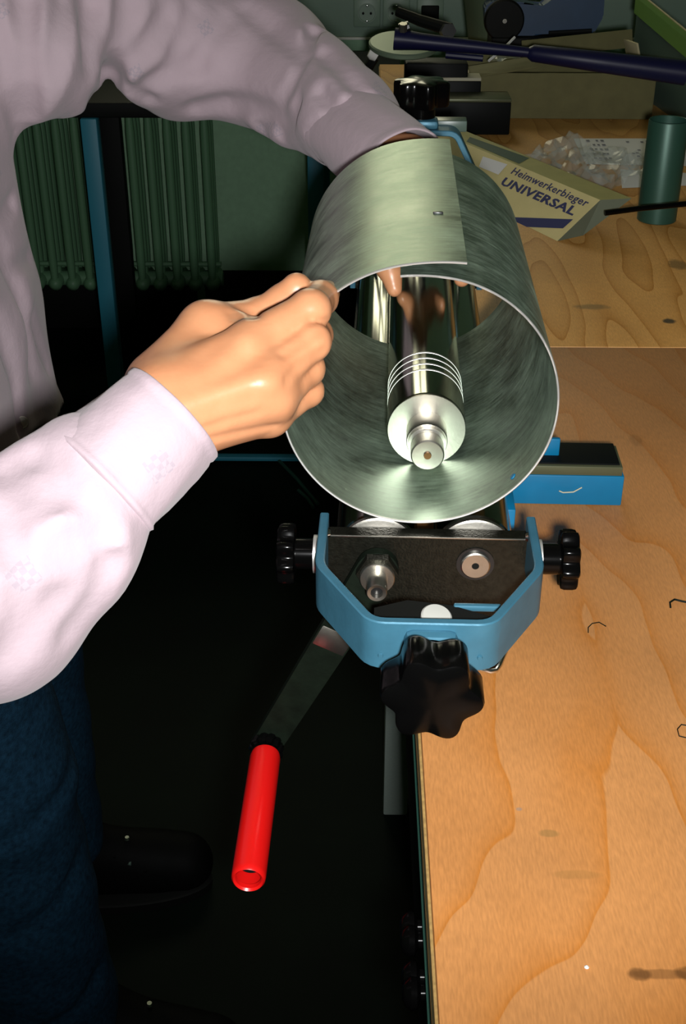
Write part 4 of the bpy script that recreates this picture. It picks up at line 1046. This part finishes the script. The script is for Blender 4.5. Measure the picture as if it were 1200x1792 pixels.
# ================================================================== tools at the back of the bench
# lever shear with round plate and long dark handle
lv = empty('lever_shear', (.10, 2.05, ZB), 'dark lever shear with round plate and long dark blue handle', 'tool')
ivl = o_inv(lv)
def lp_(px, py, y): return ivl @ at(px, py, y=y)
c = lp_(705, 84, 2.06)
MB().lathe([(.052, 0), (.0545, .002), (.0545, .007), (.052, .009), (.02, .0095)], o=c, axis=(.03, -.18, 1), n=48).build('round_plate', M['tin'], lv)
b = MB(); a_, b2 = lp_(690, 68, 2.0), lp_(925, 92, 1.98)
b.tube([a_, a_.lerp(b2, .2), b2], [.0165, .0125, .0075], 12); b.build('lever_bar', M['dkblue'], lv)
b = MB(); a_, b3 = lp_(924, 92, 1.98), lp_(1200, 128, 1.96)
b.tube([a_, a_.lerp(b3, .03), a_.lerp(b3, .5), b3], [.008, .0125, .0155, .018], 18); b.build('lever_grip', M['dkblue'], lv)
MB().tube([lp_(780, 96, 2.03), lp_(845, 102, 2.02)], .0055, 10).build('lower_link', M['dkblue'], lv)
MB().tube([lp_(695, 20, 2.12), lp_(735, 36, 2.1), lp_(788, 52, 2.07)], [.0075, .009, .010], 10).build('upper_lever', M['blackm'], lv)
MB().tube([lp_(700, 52, 2.0), lp_(716, 46, 2.0)], [.009, .008], 10).build('pivot_bolt', M['hammer_edge'], lv)
MB().lathe([(.012, -.012), (.012, .012)], o=lp_(783, 55, 2.04), axis=(.1, -1, .2), n=6).build('pivot_nut', M['hammer_edge'], lv)
MB().lathe([(.0065, -.006), (.0065, .006)], o=lp_(705, 48, 1.985), axis=(0, -.3, 1), n=6).build('bolt_head', M['turned'], lv)
f0 = lp_(680, 150, 2.06); 
MB().box((f0.x+.075, f0.y+.01, (lp_(735, 105, 2.07).z)/2), (.10, .05, lp_(735, 105, 2.07).z), .004).build('shear_body', M['block'], lv)
MB().box((f0.x+.075, f0.y-.004, .008), (.20, .12, .016), .002).build('base_plate', M['block'], lv)
MB().tube([lp_(660, 98, 2.05), lp_(652, 93, 2.05), lp_(646, 90, 2.05)], [.009, .011, .008], 12).build('white_roller', M['white'], lv)
MB().tube([lp_(655, 100, 2.06), lp_(640, 125, 2.06), lp_(628, 160, 2.06)], .008, 8).build('support_arm', M['blackm'], lv)
b = MB().box((0, 0, .033), (.016, .02, .066), .002); o = tag(b.build('wood_block', M['beige']), 'pale upright wooden block between the sleeve and the lever shear', 'block'); o.location = at(664, 152, y=1.98); o.location.z = ZB; o.rotation_euler = (0, 0, .2)
b = MB(); b.lathe([(.018, 0), (.020, .004), (.020, .045), (.017, .05)], n=24); o = tag(b.build('white_cup', M['white']), 'white cup peeping out behind the sleeve next to the wooden block', 'cup'); o.location = at(647, 148, y=2.06); o.location.z = ZB
b = MB().box((0, 0, .006), (.06, .03, .012), .001); o = tag(b.build('wood_strip', M['carton_top']), 'short yellowish wooden strip lying left of the far black star knob', 'strip'); o.location = at(697, 195, y=1.72); o.location.z = ZB
b = MB().tube([(0, 0, .006), (.05, 0, .006)], .006, 12); o = tag(b.build('steel_pin', M['turned']), 'short bright steel pin lying by the wooden block', 'pin'); o.location = at(672, 167, y=1.95); o.location.z = ZB
# black bar blocks behind the far bracket
bk = empty('black_steel_block', (.15, 1.93, ZB), 'black steel block with worn top edge behind the far star knob', 'block')
ivb = o_inv(bk)
q0, q1 = ivb @ at(793, 237, z=ZB), ivb @ at(880, 237, z=ZB)
MB().box(((q0.x+q1.x)/2-.02, q1.y+.03, .025), (q1.x-q0.x+.06, .055, .050), .002).build('lower_bar', M['block'], bk)
MB().box(((q0.x+q1.x)/2-.02, q1.y+.03, .052), (q1.x-q0.x+.06, .055, .005), .001).build('worn_top', M['blocktop'], bk)
MB().box((q0.x+.01, q1.y+.08, .035), (.07, .04, .07), .002).build('rear_bar', M['block'], bk)
MB().box((q0.x+.012, q1.y+.08, .0725), (.066, .04, .005), .001).build('rear_bar_top', M['beige'], bk)
# blue power tool on the far side
bt_ = empty('blue_hand_tool', (.25, 2.40, ZB), 'blue hand tool with black round knob and grip opening, at the top right', 'tool')
ivt = o_inv(bt_)
outl = [(848, 12), (862, 2), (915, 4), (950, 14), (975, -10), (1060, -30), (1056, 30), (1040, 58), (950, 60), (935, 63), (868, 64), (850, 50)]
pl = [ivt @ at(x, y, y=2.38) for x, y in outl]
b = MB(); b.loft([[Vector((p.x, p.y, p.z)) for p in pl], [Vector((p.x, p.y+.05, p.z)) for p in pl]]); bmesh.ops.bevel(b.bm, geom=b.bm.edges[:], offset=.003, segments=2, affect='EDGES')
b.build('housing', M['toolblue'], bt_)
MB().lathe([(.034, 0), (.036, .003), (.036, .012), (.033, .016), (.006, .017)], o=ivt @ at(881, 34, y=2.38), axis=(0, -1, 0), n=40).build('round_knob', M['blackm'], bt_)
MB().lathe([(.005, .016), (.004, .02)], o=ivt @ at(881, 34, y=2.38), axis=(0, -1, 0), n=10).build('knob_screw', M['chrome'], bt_)
pz = pl[9].z
MB().box((pl[9].x+.02, .0, pz/2), (.20, .08, max(.02, pz)), .004).build('stand', M['blackm'], bt_)
MB().tube([ivt @ at(960, 58, y=2.37), ivt @ at(1035, 54, y=2.37)], .004, 8).build('lower_strip', M['blackm'], bt_)
# green grey curved sheet behind the tray
cs = empty('curved_steel_offcut', (.215, 2.44, ZB), 'curved green grey steel offcut standing left of the blue hand tool', 'offcut')
b = MB(); rgs = []
for k in range(13):
    a = math.radians(200+k*9); rgs.append((.05+.055*math.cos(a), .06+.06*math.sin(a)))
g0 = [[b.bm.verts.new((x-.03*zz_, y, zz_*.19*(1-.0*zz_))) for zz_ in (0, .5, 1)] for x, y in rgs]
for a_, c_ in zip(g0, g0[1:]):
    for j in range(2): b.bm.faces.new((a_[j], c_[j], c_[j+1], a_[j+1]))
bmesh.ops.solidify(b.bm, geom=b.bm.faces[:], thickness=.003)
b.build('sheet', M['tin'], cs)
MB().tube([(x-.03, y, .19) for x, y in rgs], .0025, 6).build('rolled_edge', M['greenbar'], cs)
# grey bin with green rim at the right edge
gb = empty('storage_bin', (.62, 2.15, ZB), 'grey storage bin with a slanting green rim in the top right corner', 'bin')
ivg = o_inv(gb)
ga, gbb = ivg @ at(1112, -5, y=2.35), ivg @ at(1245, 105, y=1.95)
b = MB(); hw = .014
dn = Vector((0, 0, -1))
b.loft([[ga+Vector((0, 0, .0)), ga+Vector((.016, .006, .0)), ga+Vector((.016, .006, -.026)), ga+Vector((0, 0, -.026))], [gbb+Vector((0, 0, 0)), gbb+Vector((.016, .006, 0)), gbb+Vector((.016, .006, -.026)), gbb+Vector((0, 0, -.026))]])
b.build('rim', M['greenbar'], gb)
b = MB()
b.loft([[ga+Vector((.006, .004, -.02)), ga+Vector((.012, .006, -.02)), Vector((ga.x+.012, ga.y+.006, .0)), Vector((ga.x+.006, ga.y+.004, .0))], [gbb+Vector((.006, .004, -.02)), gbb+Vector((.012, .006, -.02)), Vector((gbb.x+.012, gbb.y+.006, .0)), Vector((gbb.x+.006, gbb.y+.004, .0))]])
b.build('side_panel', M['greyp'], gb)
MB().tube([ga+Vector((.015, -.0, .001)), gbb+Vector((.015, 0, .001))], .0015, 6).build('rim_edge', M['brownedge'], gb)
